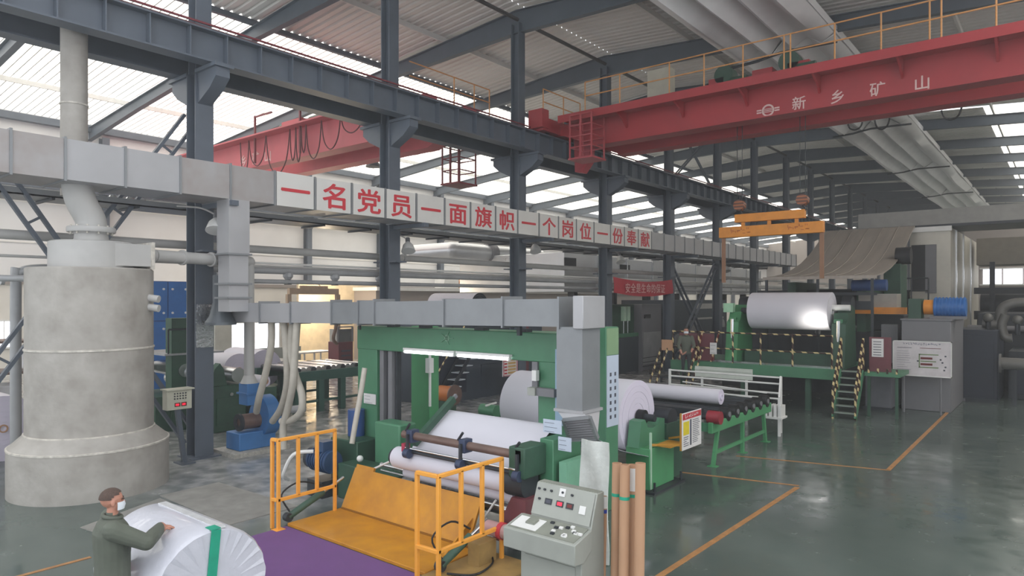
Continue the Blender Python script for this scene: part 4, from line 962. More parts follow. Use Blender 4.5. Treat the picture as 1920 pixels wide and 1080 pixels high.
# ------------------------------------------------------------------ cardboard tubes
def tubeof(px_, pyt, label, r=.055, F_=None, m=M_kraft, z1=1.78, band=None, Yp=6.62, lean=.03):
    q = gy(px_, pyt, Yp); t = thing('cardboard_tube', label, 'cardboard tube', (q.x, Yp, 0), 'cardboard tubes standing by the console')
    a, b_ = Vector((q.x+lean, Yp-.1, 0)), Vector((q.x, Yp, q.z))
    put(MB().ring(a, b_, r, r*.85, 20), 'tube_wall', m, t); put(MB().ring(a.lerp(b_, .02), a.lerp(b_, .97), r*.86, r*.8, 20), 'tube_lining', M_kraftin, t)
    for f, mm, w in (band or []): put(MB().ring(a.lerp(b_, f), a.lerp(b_, f+w), r*1.03, r*.98, 20), 'tape_band', mm, t)
    return t
tubeof(1157, 868, 'cardboard tube next to the wrapped pair, nearest the rewinder post', band=[(.79, M_teal, .02)], Yp=6.7)
tubeof(1172, 871, 'cardboard tube crossed by green tape in the bundle', band=[(.79, M_teal, .02)], Yp=6.54)
tubeof(1187, 871, 'cardboard tube with a white torn label near its top', band=[(.8, M_teal, .02), (.84, M_white, .14)], Yp=6.7)
tubeof(1201, 868, 'plain cardboard tube at the aisle end of the bundle', Yp=6.56)
tubeof(1133, 930, 'short cardboard tube with a blue tape band beside the console', r=.035, band=[(.86, M_bluet, .03), (.9, M_white, .1)], Yp=6.7)
# ================================================================== wrapped roll and people
fr_ = thing('paper_roll', 'plastic-wrapped white paper roll with a green tape on its end', 'paper roll', (-7.5, 3.5, 0))
fx0, fx1, fy, fz, fr = -8.2, -6.78, 3.5, .61, .61
mb = MB(); n, rows = 72, []
for x, e in ((fx0, 0), (fx0+.03, .01), (fx0+.5, .012), (fx0+1.0, .012), (fx1-.04, .01), (fx1, -.01)):
    rows.append([(x, fy+(fr+e-.01+.006*math.sin(7*a*6.283/n*3))*math.cos(2*math.pi*a/n), fz+(fr+e-.01)*math.sin(2*math.pi*a/n)) for a in range(n)])
vs = [p for r in rows for p in r]
fs = [(j*n+i, j*n+(i+1) % n, (j+1)*n+(i+1) % n, (j+1)*n+i) for j in range(len(rows)-1) for i in range(n)]+[tuple(range(n-1, -1, -1)), tuple(range((len(rows)-1)*n, len(rows)*n))]
mb.add(vs, fs); put(mb, 'paper_body', M_wrap, fr_, angle=50)
en = MB()
for k in range(24):   # wrap folds fanning over the end
    a = 2*math.pi*k/24; en.add([(fx1-.01, fy+.06*math.cos(a), fz+.06*math.sin(a)), (fx1+.012, fy+.58*math.cos(a-.05), fz+.58*math.sin(a-.05)), (fx1-.008, fy+.59*math.cos(a+.09), fz+.59*math.sin(a+.09))], [(0, 1, 2)])
put(en, 'wrap_folds', M_wrap, fr_, recalc=False)
put(MB().bar((fx1+.012, fy-.02, fz+.1), (fx1+.012, fy+.03, fz+fr-.005), .1, .012, (1, 0, 0)).bar((fx1+.01, fy+.03, fz+fr+.003), (fx1-.12, fy+.03, fz+fr+.004), .1, .01), 'green_tape', M_teal, fr_)
put(MB().bar((fx0+.05, fy+.1, fz+fr-.005), (fx1-.02, fy+.1, fz+fr-.003), .09, .02), 'foil_strip', mat('silver_foil', '#e4e6e8', .35, .45, .1, 12, .5, 30), fr_)
# ------------------------------------------------------------------ people
def limb(mb, pts, n=14):
    for (a, ra), (b_, rb) in zip(pts[:-1], pts[1:]):
        mb.cyl(a, b_, ra, n, rb)
    for p, r in pts: mb.sphere(p, r, 12)
def make_person(label, foot, heading, armR, armL, voxel, height=1.72, W=1.0):
    """foot: world point between the feet; heading: angle of the facing direction (0 = +X).
    armR/armL: (elbow, wrist, fingertip direction) in body frame (forward, left, up)."""
    S = height/1.72
    root = thing('person', label, 'person', foot)
    R = Matrix.Rotation(heading, 3, 'Z')
    def B(f, l, u): return Vector(foot)+R @ Vector((f, l, u))*S
    mb = MB()
    def hand(w, d, side, curl=.35):
        d = d.normalized(); up = Vector((0, 0, 1)); side_v = d.cross(up).normalized(); nrm = side_v.cross(d).normalized()
        palm = w+d*.05*S; mb.sphere(palm, .042*S, 12, (1, 1, .62)); mb.sphere(w+d*.08*S, .036*S, 12, (1, 1, .55))
        for k in range(4):
            o = side_v*(k-1.5)*.019*S; L_ = [.066, .075, .07, .055][k]*S; r = .0092*S
            a = w+d*.095*S+o; b_ = a+d*L_*.5-nrm*.008*S; c = b_+d*L_*.45-nrm*L_*curl
            limb(mb, [(a, r*1.1), (b_, r), (c, r*.85)], 8)
        a = w+d*.03*S+side_v*(-.035*side)*S; b_ = a+(d*.6-side_v*side*.8)*.035*S; c = b_+(d*.9-side_v*side*.2-nrm*.3)*.03*S
        limb(mb, [(a, .013*S), (b_, .011*S), (c, .009*S)], 8)
    # trunk
    keys = ((0, 0, .86, .15, .84, 1.12, .9), (0, 0, 1.0, .15, .84, 1.1, 1), (0, 0, 1.1, .152, .83, 1.1, 1), (.0, 0, 1.2, .162, .82, 1.12, 1), (-.01, 0, 1.3, .162, .8, 1.18, .8), (-.015, 0, 1.375, .135, .75, 1.36, .6))
    trunk = [tuple(a_+(b_-a_)*t/6 for a_, b_ in zip(ka, kb)) for ka, kb in zip(keys[:-1], keys[1:]) for t in range(6)]+[keys[-1]]
    for f, l, u, r, sx, sy, sz in trunk:
        p = B(f, l, u); k = len(mb.v); mb.sphere((0, 0, 0), r*S, 18, (sx*W, sy*W, sz))
        for i in range(k, len(mb.v)): mb.v[i] = tuple(p+R @ Vector(mb.v[i]))
    limb(mb, [(B(-.015, 0, 1.40), .06*S), (B(.0, 0, 1.5), .052*S), (B(.012, 0, 1.56), .056*S)])
    hc = B(.03, 0, 1.615)
    for f, l, u, r, sx, sy, sz in ((-.01, 0, 1.63, .1, .98, .8, .93), (.02, 0, 1.575, .075, .95, .86, 1.05), (.045, 0, 1.535, .045, .9, .95, .7), (.092, 0, 1.585, .016, 1.2, .9, 1.1), (.085, 0, 1.61, .011, 1, .8, 1.6), (.0, .082, 1.595, .028, .7, .35, 1.15), (.0, -.082, 1.595, .028, .7, .35, 1.15), (.078, 0, 1.548, .016, .6, 1.3, .5)):
        p = B(f, l, u); k = len(mb.v); mb.sphere((0, 0, 0), r*S, 16, (sx, sy, sz))
        for i in range(k, len(mb.v)): mb.v[i] = tuple(p+R @ Vector(mb.v[i]))
    # legs
    for s in (-1, 1):
        limb(mb, [(B(0, s*.09, .92), .1*S), (B(.02, s*.105, .5), .068*S), (B(.0, s*.11, .12), .048*S)])
        limb(mb, [(B(-.03, s*.11, .05), .05*S), (B(.08, s*.12, .045), .045*S), (B(.17, s*.125, .035), .034*S)])
    hands = []
    for s, (el, wr, fd) in ((-1, armR), (1, armL)):
        sh = B(-.01, s*.19*W, 1.385); e = B(*el); w = B(*wr); v = S*W
        limb(mb, [(sh, .074*v), (sh.lerp(e, .5), .067*v), (e, .06*v), (e.lerp(w, .5), .056*v), (w, .046*v)])
        dirv = R @ Vector(fd); limb(mb, [(w, .028*S), (w+dirv.normalized()*.03, .027*S)]); hand(w, dirv, s); hands.append((w, dirv))
    me = bpy.data.meshes.new('body'); me.from_pydata([tuple(Vector(v)-Vector(foot)) for v in mb.v], [], mb.f)
    tmp = bpy.data.objects.new('tmp_body', me); COL.objects.link(tmp)
    rm = tmp.modifiers.new('r', 'REMESH'); rm.mode = 'VOXEL'; rm.voxel_size = voxel; sm = tmp.modifiers.new('s', 'SMOOTH'); sm.factor = .5; sm.iterations = 6
    dg = bpy.context.evaluated_depsgraph_get(); m2 = bpy.data.meshes.new_from_object(tmp.evaluated_get(dg), depsgraph=dg)
    bpy.data.objects.remove(tmp); bpy.data.meshes.remove(me)
    for m in (M_jacket, M_skin, M_trouser, M_black): m2.materials.append(m)
    fo = Vector(foot); idx = []
    for p in m2.polygons:
        c = p.center+fo; loc = R.transposed() @ (c-fo)/S; i = 0
        if loc.z > 1.475+.03*(loc.x < 0): i = 1
        elif loc.z < .1: i = 3
        elif loc.z < .82 and all((c-w).length > .2*S for w, d in hands): i = 2
        for w, d in hands:
            if (c-w).dot(d.normalized()) > .004 and (c-w).length < .24*S: i = 1
        idx.append(i)
    m2.polygons.foreach_set('material_index', idx); m2.polygons.foreach_set('use_smooth', [True]*len(m2.polygons))
    o = bpy.data.objects.new('body', m2); COL.objects.link(o); o.parent = root
    # hair cap, mask, collar, eyes
    hm = MB(); k = 0
    hm.sphere((0, 0, 0), .1055*S, 32, (1.0, .825, .95))
    vs = [R @ Vector(v) for v in hm.v]; keep = [f for f in hm.f if all((lambda q: q.z > -.012*S+max(0, q.x+.02)*.55)(Vector(hm.v[i])) for i in f)]
    h2 = MB(); c = B(-.012, 0, 1.632); h2.add([c+v for v in vs], keep); put(h2, 'hair', M_hair, root, angle=80, recalc=False)
    mk = MB(); rws = []
    for j in range(5):
        u = 1.525+.075*j/4; rws.append([B(.03+.082*math.cos(a)*(1.0-.12*abs(j-2)/2), .079*math.sin(a), u) for a in [(-1.45+2.9*i/10) for i in range(11)]])
    mk.sheet(rws, .004); put(mk, 'face_mask', M_mask, root, angle=60)
    cl = MB(); pts = [B(.0+.075*math.cos(a), .078*math.sin(a), 1.455+.015*math.cos(a)*-1) for a in [2*math.pi*i/16 for i in range(17)]]
    cl.tube(pts, .02*S, 8, 2); put(cl, 'collar', M_jacket, root, angle=60)
    ey = MB()
    for s in (-1, 1): ey.sphere(B(.088, s*.034, 1.622), .012*S, 8)
    put(ey, 'eyes', M_hair, root)
    return root
foot1 = Vector((-7.22, 2.72, 0)); hd1 = math.radians(72)
loc = Matrix.Rotation(-hd1, 3, 'Z') @ (gz(300, 990, 1.22)-foot1)
make_person('person in an olive work jacket and white mask resting a hand on the wrapped roll', foot1, hd1,
            ((.27, -.27, 1.23), (loc.x, loc.y, 1.215), (.9, .25, -.12)), ((-.02, .27, 1.1), (.12, .25, .88), (.3, -.1, -.9)), .0065, height=1.73, W=1.26)
# ================================================================== unwind stand beside the parent roll
us = thing('unwind_stand', 'bright green pedestal holding the shaft of the parent roll', 'stand', (-6.25, 11.9, 0))
put(MB().box(-6.5, -6.0, 11.4, 12.4, .04, .8), 'pedestal', M_greenb, us, bevel=.012)
put(MB().box(-6.6, -5.85, 11.3, 12.6, 0, .04), 'base_plate', M_dark, us)
put(MB().prism([(11.35, .8), (12.4, .8), (12.4, 1.22), (12.2, 1.25), (12.08, 1.13), (11.9, 1.1), (11.72, 1.13), (11.6, 1.3), (11.45, 1.28)], 'x', -6.45, -6.2), 'shaft_cradle', M_green, us)
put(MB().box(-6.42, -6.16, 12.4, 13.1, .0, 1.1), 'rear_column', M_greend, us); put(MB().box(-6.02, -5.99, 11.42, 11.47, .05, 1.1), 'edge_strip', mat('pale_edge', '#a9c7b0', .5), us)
put(MB().cyl((-6.6, 12.75, 1.15), (-6.2, 12.75, 1.15), .22, 20), 'brake_drum', M_dark, us)
for y in (11.4, 12.5): put(MB().cyl((-5.9, y, .04), (-5.9, y, .2), .025, 8), 'anchor_bolt', M_dark, us)
M_brk = mat('bracket_ochre', '#b8862f', .5)
put(MB().bar((-6.05, 11.5, .86), (-5.66, 12.05, .82), .04, .04).bar((-6.05, 12.3, .86), (-5.66, 12.05, .98), .04, .04).bar((-5.66, 12.0, .72), (-5.66, 12.0, 1.42), .04, .04).box(-6.02, -5.68, 11.6, 12.2, .83, .85), 'sign_bracket', M_brk, us)
sg = thing('instruction_sign', 'white instruction sign with a red heading and a yellow field on the bracket', 'sign', (-5.63, 12.4, .7))
ya, yb_ = 11.98, 12.84
put(MB().box(-5.645, -5.63, ya, yb_, .72, 1.42), 'board', M_notice, sg, bevel=.004)
put(MB().box(-5.63, -5.626, ya+.02, yb_-.02, 1.29, 1.4), 'heading', M_inkr, sg)
put(MB().box(-5.63, -5.626, ya+.05, ya+.3, 1.0, 1.25), 'yellow_field', M_inky, sg)
put(MB().box(-5.63, -5.626, ya+.34, ya+.4, .78, 1.27), 'dark_bar', M_ink, sg)
mb = MB(); random.seed(11)
for i in range(13): mb.box(-5.63, -5.626, ya+.46, ya+.46+.2+.14*random.random(), 1.24-.036*i, 1.25-.036*i)
for i in range(5): mb.box(-5.63, -5.626, ya+.06, ya+.18+.1*random.random(), .95-.04*i, .962-.04*i)
put(mb, 'printed_lines', M_ink, sg)['kind'] = 'stuff'; smudge(sg, (-5.626, ya+.14, 1.345), (0, 1, 0), (0, 0, 1), 8, .06, .075, M_notice)
# ------------------------------------------------------------------ green roller table
tb = thing('roller_table', 'green roller table with black wheels beyond the parent roll', 'table', (-7.3, 15.7, 0))
for X in (-5.9, -8.9):
    put(MB().box(X-.05, X+.05, 13.9, 17.6, .72, .95), 'side_rail', M_greenb if X > -7 else M_green, tb, bevel=.01)
    for y in (14.05, 15.75, 17.3):
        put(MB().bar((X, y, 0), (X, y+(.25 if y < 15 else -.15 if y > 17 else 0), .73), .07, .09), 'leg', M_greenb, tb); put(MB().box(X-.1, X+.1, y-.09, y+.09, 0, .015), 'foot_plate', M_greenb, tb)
    put(MB().bar((X, 14.1, .28), (X, 17.25, .28), .05, .07), 'stretcher', M_greenb, tb)
for y in (14.0, 17.5): put(MB().box(-8.9, -5.9, y-.05, y+.05, .74, .92), 'end_rail', M_green, tb)
for i in range(7):
    y = 14.3+i*.5; put(MB().cyl((-8.8, y, 1.0), (-6.05, y, 1.0), .07, 14), 'roller', M_dark, tb)
    w = put(MB().cyl((-6.04, y, 1.02), (-5.84, y, 1.02), .15, 18), 'wheel', M_black, tb); put(MB().cyl((-5.84, y, 1.02), (-5.82, y, 1.02), .06, 12), 'hub', M_grey, w)
put(MB().cyl((-6.0, 14.05, 1.05), (-5.72, 14.05, 1.05), .14, 16), 'drive_motor', mat('motor_red', '#8c2632', .5), tb)
put(MB().box(-8.3, -6.3, 14.2, 14.5, .95, 1.15), 'drive_cover', M_dark, tb)
q1, q2 = gy(1352, 750, 15.6), gy(1215, 745, 15.6)
sr = thing('paper_roll', 'slender white roll lying across the green roller table', 'paper roll', (q1.x, 15.6, 1.0))
roll(sr, q2.x-.2, q1.x, 15.6, 1.27, .18, M_paper, M_paperl, .05, 32, M_paperl)
# white tube rack
rk = thing('tube_rack', 'white tubular rack standing behind the green roller table', 'rack', (-7.7, 18.7, 0))
xa, xb_ = gy(1256, HOR, 18.7).x, gy(1464, HOR, 18.7).x
for x in (xa, xb_): put(MB().bar((x, 18.7, 0), (x, 18.7, 1.5), .06, .06), 'upright', M_white, rk)
for z in (1.47, 1.3, 1.05, .9): put(MB().cyl((xa, 18.7, z), (xb_, 18.7, z), .025, 8), 'cross_tube', M_white, rk)
for k, z in enumerate((1.18, 1.0)): put(MB().cyl((xa+.5, 18.5, z), (xb_-.3, 18.5, z-.12), .02, 8), 'loose_tube', M_white, rk)
put(MB().bar((xb_, 18.7, 1.5), (xb_+.12, 18.2, 1.0), .05, .05).bar((xb_+.12, 18.2, 1.0), (xb_+.12, 18.2, .0), .06, .06), 'end_strut', M_white, rk)
put(MB().box(xb_-.3, xb_+.2, 18.1, 18.6, .45, .5), 'shelf', M_white, rk)
for k in range(4): put(MB().box(xb_-.25+.12*k, xb_-.18+.12*k, 18.15, 18.5, .5, .8), 'shelf_bar', M_white, rk)
p, q = gy(1303, 686, 20.5), gy(1410, 706, 20.5)
wb = thing('white_board', 'long whitish board standing between the tube rack and the green platform', 'board', (p.x, 20.5, 0))
put(MB().box(p.x, q.x, 20.5, 20.56, q.z-.12, p.z), 'board_face', mat('board_greenish_white', '#c3c9c0', .5), wb); put(MB().box(p.x, q.x, 20.48, 20.5, q.z+.1, q.z+.14), 'ledge', MATS['board_greenish_white'], wb)
for x in (p.x+.2, q.x-.2): put(MB().box(x-.03, x+.03, 20.56, 20.62, 0, q.z), 'board_leg', M_white, wb)
# ================================================================== paper machine: platform, reel, stairs, hood
PZ, PY = 1.36, 22.9
pf = thing('machine_platform', 'green steel platform with striped railings in front of the reel', 'platform', (-8.4, PY, 0))
pxa, pxb = -11.2, -5.6
put(MB().box(pxa, pxb, PY, PY+3.6, PZ-.06, PZ), 'deck', M_green, pf); put(MB().box(pxa, pxb, PY-.03, PY, PZ-.32, PZ+.02), 'fascia', M_green, pf)
put(MB().box(pxa+.5, pxb-.2, PY+.3, PY+.6, PZ, PZ+.06), 'deck_strip', M_chrome, pf)
for x in (-10.8, -8.6, -6.5, -5.7): put(MB().box(x-.08, x+.08, PY+.1, PY+.25, 0, PZ-.06), 'support_leg', M_greend, pf)
posts = [gy(p_, HOR, PY).x for p_ in (1262, 1310, 1374, 1426, 1486, 1560)]
for x in posts: put(MB().cyl((x, PY, PZ), (x, PY, PZ+1.08), .03, 8), 'railing_post', M_hazard, pf)
for z in (.5, 1.05): put(MB().cyl((posts[0], PY, PZ+z), (posts[-1], PY, PZ+z), .025, 8), 'railing_rail', M_hazard, pf)
put(MB().box(-10.9, -9.6, PY+.06, PY+.1, PZ+.05, PZ+1.0), 'maroon_panel', M_maroon, pf)
for x in (-10.9, -10.3, -9.7): put(MB().bar((x, PY+.04, PZ+.02), (x+.3, PY+.04, PZ+1.1), .05, .05), 'striped_strut', M_hazred, pf)
p, q = gy(1333, 642, PY+.02), gy(1343, 664, PY+.02); px_ = 1333
plate('white_notice', 'small white notice hanging on the striped platform railing', p.x, q.x+.05, PY-.06, q.z, p.z, M_notice, lines=3)
# stairs
st = thing('striped_stair', 'green steel stair with striped handrails up to the reel platform', 'stair', (-5.2, 22, 0))
a0, a1 = gz(1562, 785), gz(1610, 785); sx0, sx1, sy = -5.5, -4.88, 22.0
for i in range(7):
    z = PZ*(i+1)/7; y = sy+.14*i; put(MB().box(sx0+.03, sx1-.03, y, y+.2, z-.035, z), 'step', mat('step_plate', '#8d9990', .45, .2), st)
for x in (sx0, sx1):
    put(MB().bar((x, sy, .02), (x, sy+.98, PZ), .05, .16), 'stringer', M_green, st)
    put(MB().bar((x, sy, .9), (x, sy+1.0, PZ+1.0), .05, .05), 'handrail', M_hazard, st); put(MB().bar((x, sy+.05, .45), (x, sy+1.0, PZ+.5), .04, .04), 'middle_rail', M_hazard, st)
    for f in (0, .5, 1): put(MB().bar((x, sy+f, PZ*f), (x, sy+f, PZ*f+.95), .05, .05), 'stair_post', M_hazard, st)
# right platform piece with maroon screen
p1, p2_ = gy(1628, 630, 23.2), gy(1662, 690, 23.2)
ms = thing('maroon_screen', 'maroon screen with a printed white notice beside the striped stair', 'screen', (-4.4, 23.2, PZ))
put(MB().box(sx1+.12, sx1+.72, 23.2, 23.24, PZ, PZ+1.05), 'panel', M_maroon, ms)
put(MB().box(sx1+.2, sx1+.52, 23.17, 23.19, PZ+.45, PZ+1.0), 'notice_sheet', M_notice, ms)
mb = MB()
for i in range(6): mb.box(sx1+.24, sx1+.46, 23.165, 23.17, PZ+.5+.08*i, PZ+.52+.08*i)
put(mb, 'printed_lines', M_ink, ms)['kind'] = 'stuff'
for x in (sx1+.15, sx1+.9): put(MB().box(x-.04, x+.04, 23.0, 23.08, 0, PZ-.12), 'deck_leg', M_greend, ms)
put(MB().box(sx1+.05, sx1+1.0, 22.9, 24.4, PZ-.12, PZ), 'deck_piece', M_green, ms)
for i in range(4): put(MB().box(sx1+.15+.25*i, sx1+.2+.25*i, 22.86, 22.9, PZ-.02, PZ+.12), 'toe_lug', M_hazard, ms)
# reel drum stand and the finished reel
RLY = 24.2
rl = thing('paper_roll', 'full white parent reel resting in the green stand on the platform', 'paper roll', (-7.2, RLY, PZ))
c = gy(1487, 583, RLY); xl, xr = gy(1412, HOR, RLY).x, gy(1560, HOR, RLY).x
roll(rl, xl, xr, RLY, c.z, .63, M_paper, M_paper, .1, 56, M_white)
xr_reel, c_reel = xr, c.copy()
put(MB().cyl((xr, RLY, c.z+.12), (xr+.55, RLY, c.z+.12), .1, 16), 'shaft_end', M_white, rl); put(MB().cyl((xl-.4, RLY, c.z), (xl, RLY, c.z), .1, 16), 'shaft_end', M_dark, rl)
rs = thing('reel_stand', 'dark green reel stand with bearings carrying the parent reel', 'stand', (-7.2, RLY, PZ))
for x, s in ((xr+.12, 1), (xl-.75, -1)):
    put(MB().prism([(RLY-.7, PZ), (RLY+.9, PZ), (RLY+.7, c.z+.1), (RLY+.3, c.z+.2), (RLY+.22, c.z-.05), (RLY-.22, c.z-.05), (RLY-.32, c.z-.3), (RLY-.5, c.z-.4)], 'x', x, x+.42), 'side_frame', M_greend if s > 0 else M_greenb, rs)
    put(MB().cyl((x+.05, RLY+.75, c.z+.2), (x+.35, RLY+.75, c.z+.2), .3, 20), 'bearing', M_dark, rs)
    put(MB().box(x+.05, x+.3, RLY-.45, RLY-.2, c.z-.7, c.z-.25), 'lever', M_greenb if s < 0 else M_green, rs)
    put(MB().cyl((x+.2, RLY-.55, PZ+.1), (x+.2, RLY-.5, c.z-.3), .06, 10), 'hydraulic_ram', M_chrome, rs)
put(MB().cyl((xl-.3, RLY+1.08, c.z-.1), (xr+.3, RLY+1.08, c.z-.1), .4, 28), 'reel_drum', M_dark, rs)
put(MB().box(xl-.2, xr+.2, RLY-.3, RLY+.7, PZ, PZ+.4), 'bed', M_greend, rs)
q = gy(1368, 580, RLY-.2); put(MB().box(q.x-.15, q.x+.2, RLY-.4, RLY-.2, q.z-.1, q.z+.22), 'mint_valve_block', mat('mint_valves', '#a9d8b4', .4), rs)  # plain mint-coloured block
# grey machine plinth with its motor, sign board in front
gp = gz(1690, 766); px0_, px1_ = gz(1690, 766).x, gz(1778, 768).x; gY = 25.3
pl = thing('grey_plinth', 'tall grey concrete plinth behind the diagram board', 'plinth', (-3.6, gY+1, 0))
xa, xb_ = gy(1690, HOR, gY).x, gy(1783, HOR, gY).x; zt = 2.88
put(MB().box(xa, xb_, gY, gY+3.2, 0, zt), 'plinth_block', M_grey, pl, bevel=.02); put(MB().box(xa-.03, xb_+.03, gY-.03, gY+3.2, zt, zt+.05), 'cap', M_grey, pl)
pl2 = thing('grey_plinth', 'lower grey concrete plinth behind the striped stair', 'plinth', (-4.6, 24.6, 0))
put(MB().box(gy(1622, HOR, 24.5).x, gy(1672, HOR, 24.5).x, 24.5, 27.5, 0, PZ-.13), 'plinth_block', mat('dark_plinth', '#66676d', .65), pl2, bevel=.02); put(MB().box(gy(1618, HOR, 24.5).x, gy(1676, HOR, 24.5).x, 24.45, 27.5, 0, .1), 'kick_plate', M_dark, pl2)  # darker grey than the tall plinth
mt = thing('drive_motor', 'blue electric drive motor with an orange coupling on the tall grey plinth', 'motor', (-3, gY+1, zt+.1))
a, b_ = gy(1752, 576, gY+.8).x, gy(1812, 576, gY+.8).x
put(MB().cyl((a, gY+.8, zt+.42), (b_, gY+.8, zt+.42), .3, 24), 'motor_body', M_blue, mt)
for i in range(9): x = a+(b_-a)*(i+.5)/9; put(MB().ring((x-.02, gY+.8, zt+.42), (x+.02, gY+.8, zt+.42), .33, .29, 24), 'cooling_fin', M_blue, mt)
put(MB().cyl((gy(1733, 576, gY+.8).x, gY+.8, zt+.42), (a, gY+.8, zt+.42), .24, 20), 'coupling_guard', M_orange, mt)
put(MB().box(a-.1, b_, gY+.5, gY+1.1, zt+.05, zt+.14), 'motor_base', M_grey, mt)
put(MB().box(gy(1706, 576, gY+.8).x, gy(1730, 576, gY+.8).x, gY+.5, gY+1.1, zt+.05, zt+.7), 'gearbox', M_greend, mt)
bd = thing('diagram_board', 'white framed board with a two-bar diagram in front of the tall plinth', 'board', (-4.1, 24.6, 1.2))
bY = 24.6; a, b_ = gy(1674, 637, bY), gy(1785, 706, bY)
x0, x1, z0, z1 = a.x, b_.x, gy(1680, 703, bY).z, gy(1680, 638, bY).z
put(MB().box(x0, x1, bY, bY+.03, z0, z1), 'board_face', mat('board_face', '#cfc9cc', .45), bd)
for bx in ((x0, x1, z1-.03, z1), (x0, x1, z0, z0+.03), (x0, x0+.03, z0, z1), (x1-.03, x1, z0, z1)): put(MB().box(bx[0], bx[1], bY-.02, bY+.04, bx[2], bx[3]), 'frame_strip', M_white, bd)
w, h = x1-x0, z1-z0
def bp_(u0, u1, v0, v1, m, n): return put(MB().box(x0+w*u0, x0+w*u1, bY-.006, bY-.001, z1-h*v1, z1-h*v0), n, m, bd)
smudge(bd, (x0+w*.2, bY, z1-.09*h), (1, 0, 0), (0, 0, 1), 15, .06, w*.042, mat('title_blue', '#40506a', .6))
bp_(.08, .33, .19, .205, M_ink, 'rule'); bp_(.47, .82, .19, .205, M_inkb, 'rule')
mb = MB(); random.seed(5)
for i in range(9): mb.box(x0+w*.07, x0+w*(.2+.12*random.random()), bY-.005, bY-.001, z1-h*(.29+.065*i)-.012, z1-h*(.29+.065*i))
put(mb, 'printed_lines', mat('pale_ink', '#9a93a0', .6), bd)['kind'] = 'stuff'
bp_(.45, .78, .36, .39, mat('dia_green', '#7d9068', .6), 'diagram_bar'); bp_(.45, .78, .72, .75, MATS['dia_green'], 'diagram_bar'); bp_(.45, .47, .36, .75, MATS['dia_green'], 'diagram_bar')
bp_(.48, .68, .45, .51, M_inkb, 'diagram_bar'); bp_(.48, .68, .62, .68, M_inkb, 'diagram_bar'); bp_(.48, .74, .55, .58, MATS['dia_green'], 'diagram_bar')
for u, v in ((.42, .56), (.88, .4), (.88, .7), (.86, .79), (.8, .5), (.83, .58)): bp_(u, u+.03, v-.015, v+.025, M_ink, 'diagram_dot')
# legs of the board
for x in (x0+.3, x1-.3): put(MB().cyl((x, bY+.06, 0), (x, bY+.06, z0+.2), .03, 8), 'board_leg', M_grey, bd)
# ------------------------------------------------------------------ curved hood sheet over the reel
hs = thing('hood_canopy', 'wide curved brownish sheet-metal hood sweeping down over the reel', 'hood', (-6.7, 28, 4.4))
prof = [(25.0, 4.36), (25.6, 4.4), (26.6, 4.5), (27.8, 4.72), (29.0, 5.02), (30.2, 5.45), (31.3, 5.95), (32.1, 6.35), (32.8, 6.62)]
put(MB().sheet([[(-8.45+3.45*i/6, y, z) for i in range(7)] for y, z in prof], .05), 'curved_sheet', M_canopy, hs, angle=60)
for k in range(1, 6): x = -8.45+3.45*k/6; put(MB().tube([(x, y-.02, z+.02) for y, z in prof], .012, 6, 1), 'seam', M_canopy, hs)
put(MB().bar((-8.6, 24.98, 4.3), (-4.9, 24.98, 4.3), .08, .1), 'front_edge', M_canopy, hs)
for x in (-8.5, -6.75, -5.05): put(MB().bar((x, 25.05, 4.3), (x, 25.1, PZ+(0 if x < -6 else .2)), .08, .08), 'hood_post', M_dark, hs)
put(MB().box(-8.4, -5.1, 25.4, 25.5, 3.2, 3.5).box(-8.4, -5.1, 26.0, 26.1, 3.7, 3.8), 'cross_member', M_dark, hs)
# dryer enclosure with door and the big grey slab
en_ = thing('dryer_enclosure', 'pale metal dryer enclosure with a dark open doorway', 'enclosure', (-4.4, 36, 0))
put(MB().box(-5.2, -3.75, 32.9, 44, 2.2, 6.5), 'enclosure_wall', mat('enclosure_pale', '#b9b5aa', .4, .3, .12, 1.2), en_)
q0, q1 = gy(1709, 460, 32.88), gy(1735, 545, 32.88)
put(MB().box(q0.x, q1.x, 32.86, 32.9, q1.z, q0.z), 'doorway', M_black, en_); put(MB().box(q1.x, q1.x+.4, 32.84, 32.88, q1.z-.1, q0.z), 'door_leaf', M_grey, en_)
put(MB().box(-5.1, -3.7, 32.82, 32.86, 6.35, 6.55), 'top_strip', M_white, en_)
for y in (34.5, 37, 40): put(MB().box(-3.76, -3.7, y, y+.12, 2.2, 6.5), 'seam_strip', M_chrome, en_)
put(MB().box(-5.6, -4.3, 31.6, 32.85, 3.3, 3.38), 'landing', M_dark, en_)
for x in (-5.55, -4.95, -4.35): put(MB().cyl((x, 31.62, 3.38), (x, 31.62, 4.4), .03, 8), 'landing_post', M_dark, en_)
put(MB().cyl((-5.55, 31.62, 4.4), (-4.35, 31.62, 4.4), .03, 8).cyl((-5.55, 31.62, 3.9), (-4.35, 31.62, 3.9), .03, 8), 'landing_rail', M_dark, en_)
mg = thing('drive_cluster', 'dark gearbox cluster with a round drum beside the hood edge', 'machine', (-5.2, 30, 2.2))
put(MB().box(-5.5, -4.9, 29.2, 30.4, 2.42, 4.9), 'gear_case', M_greend, mg, bevel=.03); put(MB().cyl((-5.1, 29.4, 5.2), (-4.6, 29.4, 5.2), .32, 20), 'drum', M_black, mg); put(MB().box(-5.6, -4.6, 28.0, 29.2, 2.42, 3.0), 'gear_case', M_dark, mg, bevel=.03)
slab_ = thing('overhead_slab', 'long flat grey hood box spanning above the dryer enclosure', 'hood box', (-2, 34, 6.6))
put(MB().box(-7.25, 7, 33.2, 37, 6.62, 7.3), 'box_shell', mat('slab_grey', '#8f8f8c', .6), slab_); put(MB().box(-7.25, 7, 33.15, 33.2, 6.55, 6.66), 'lower_lip', M_dark, slab_)
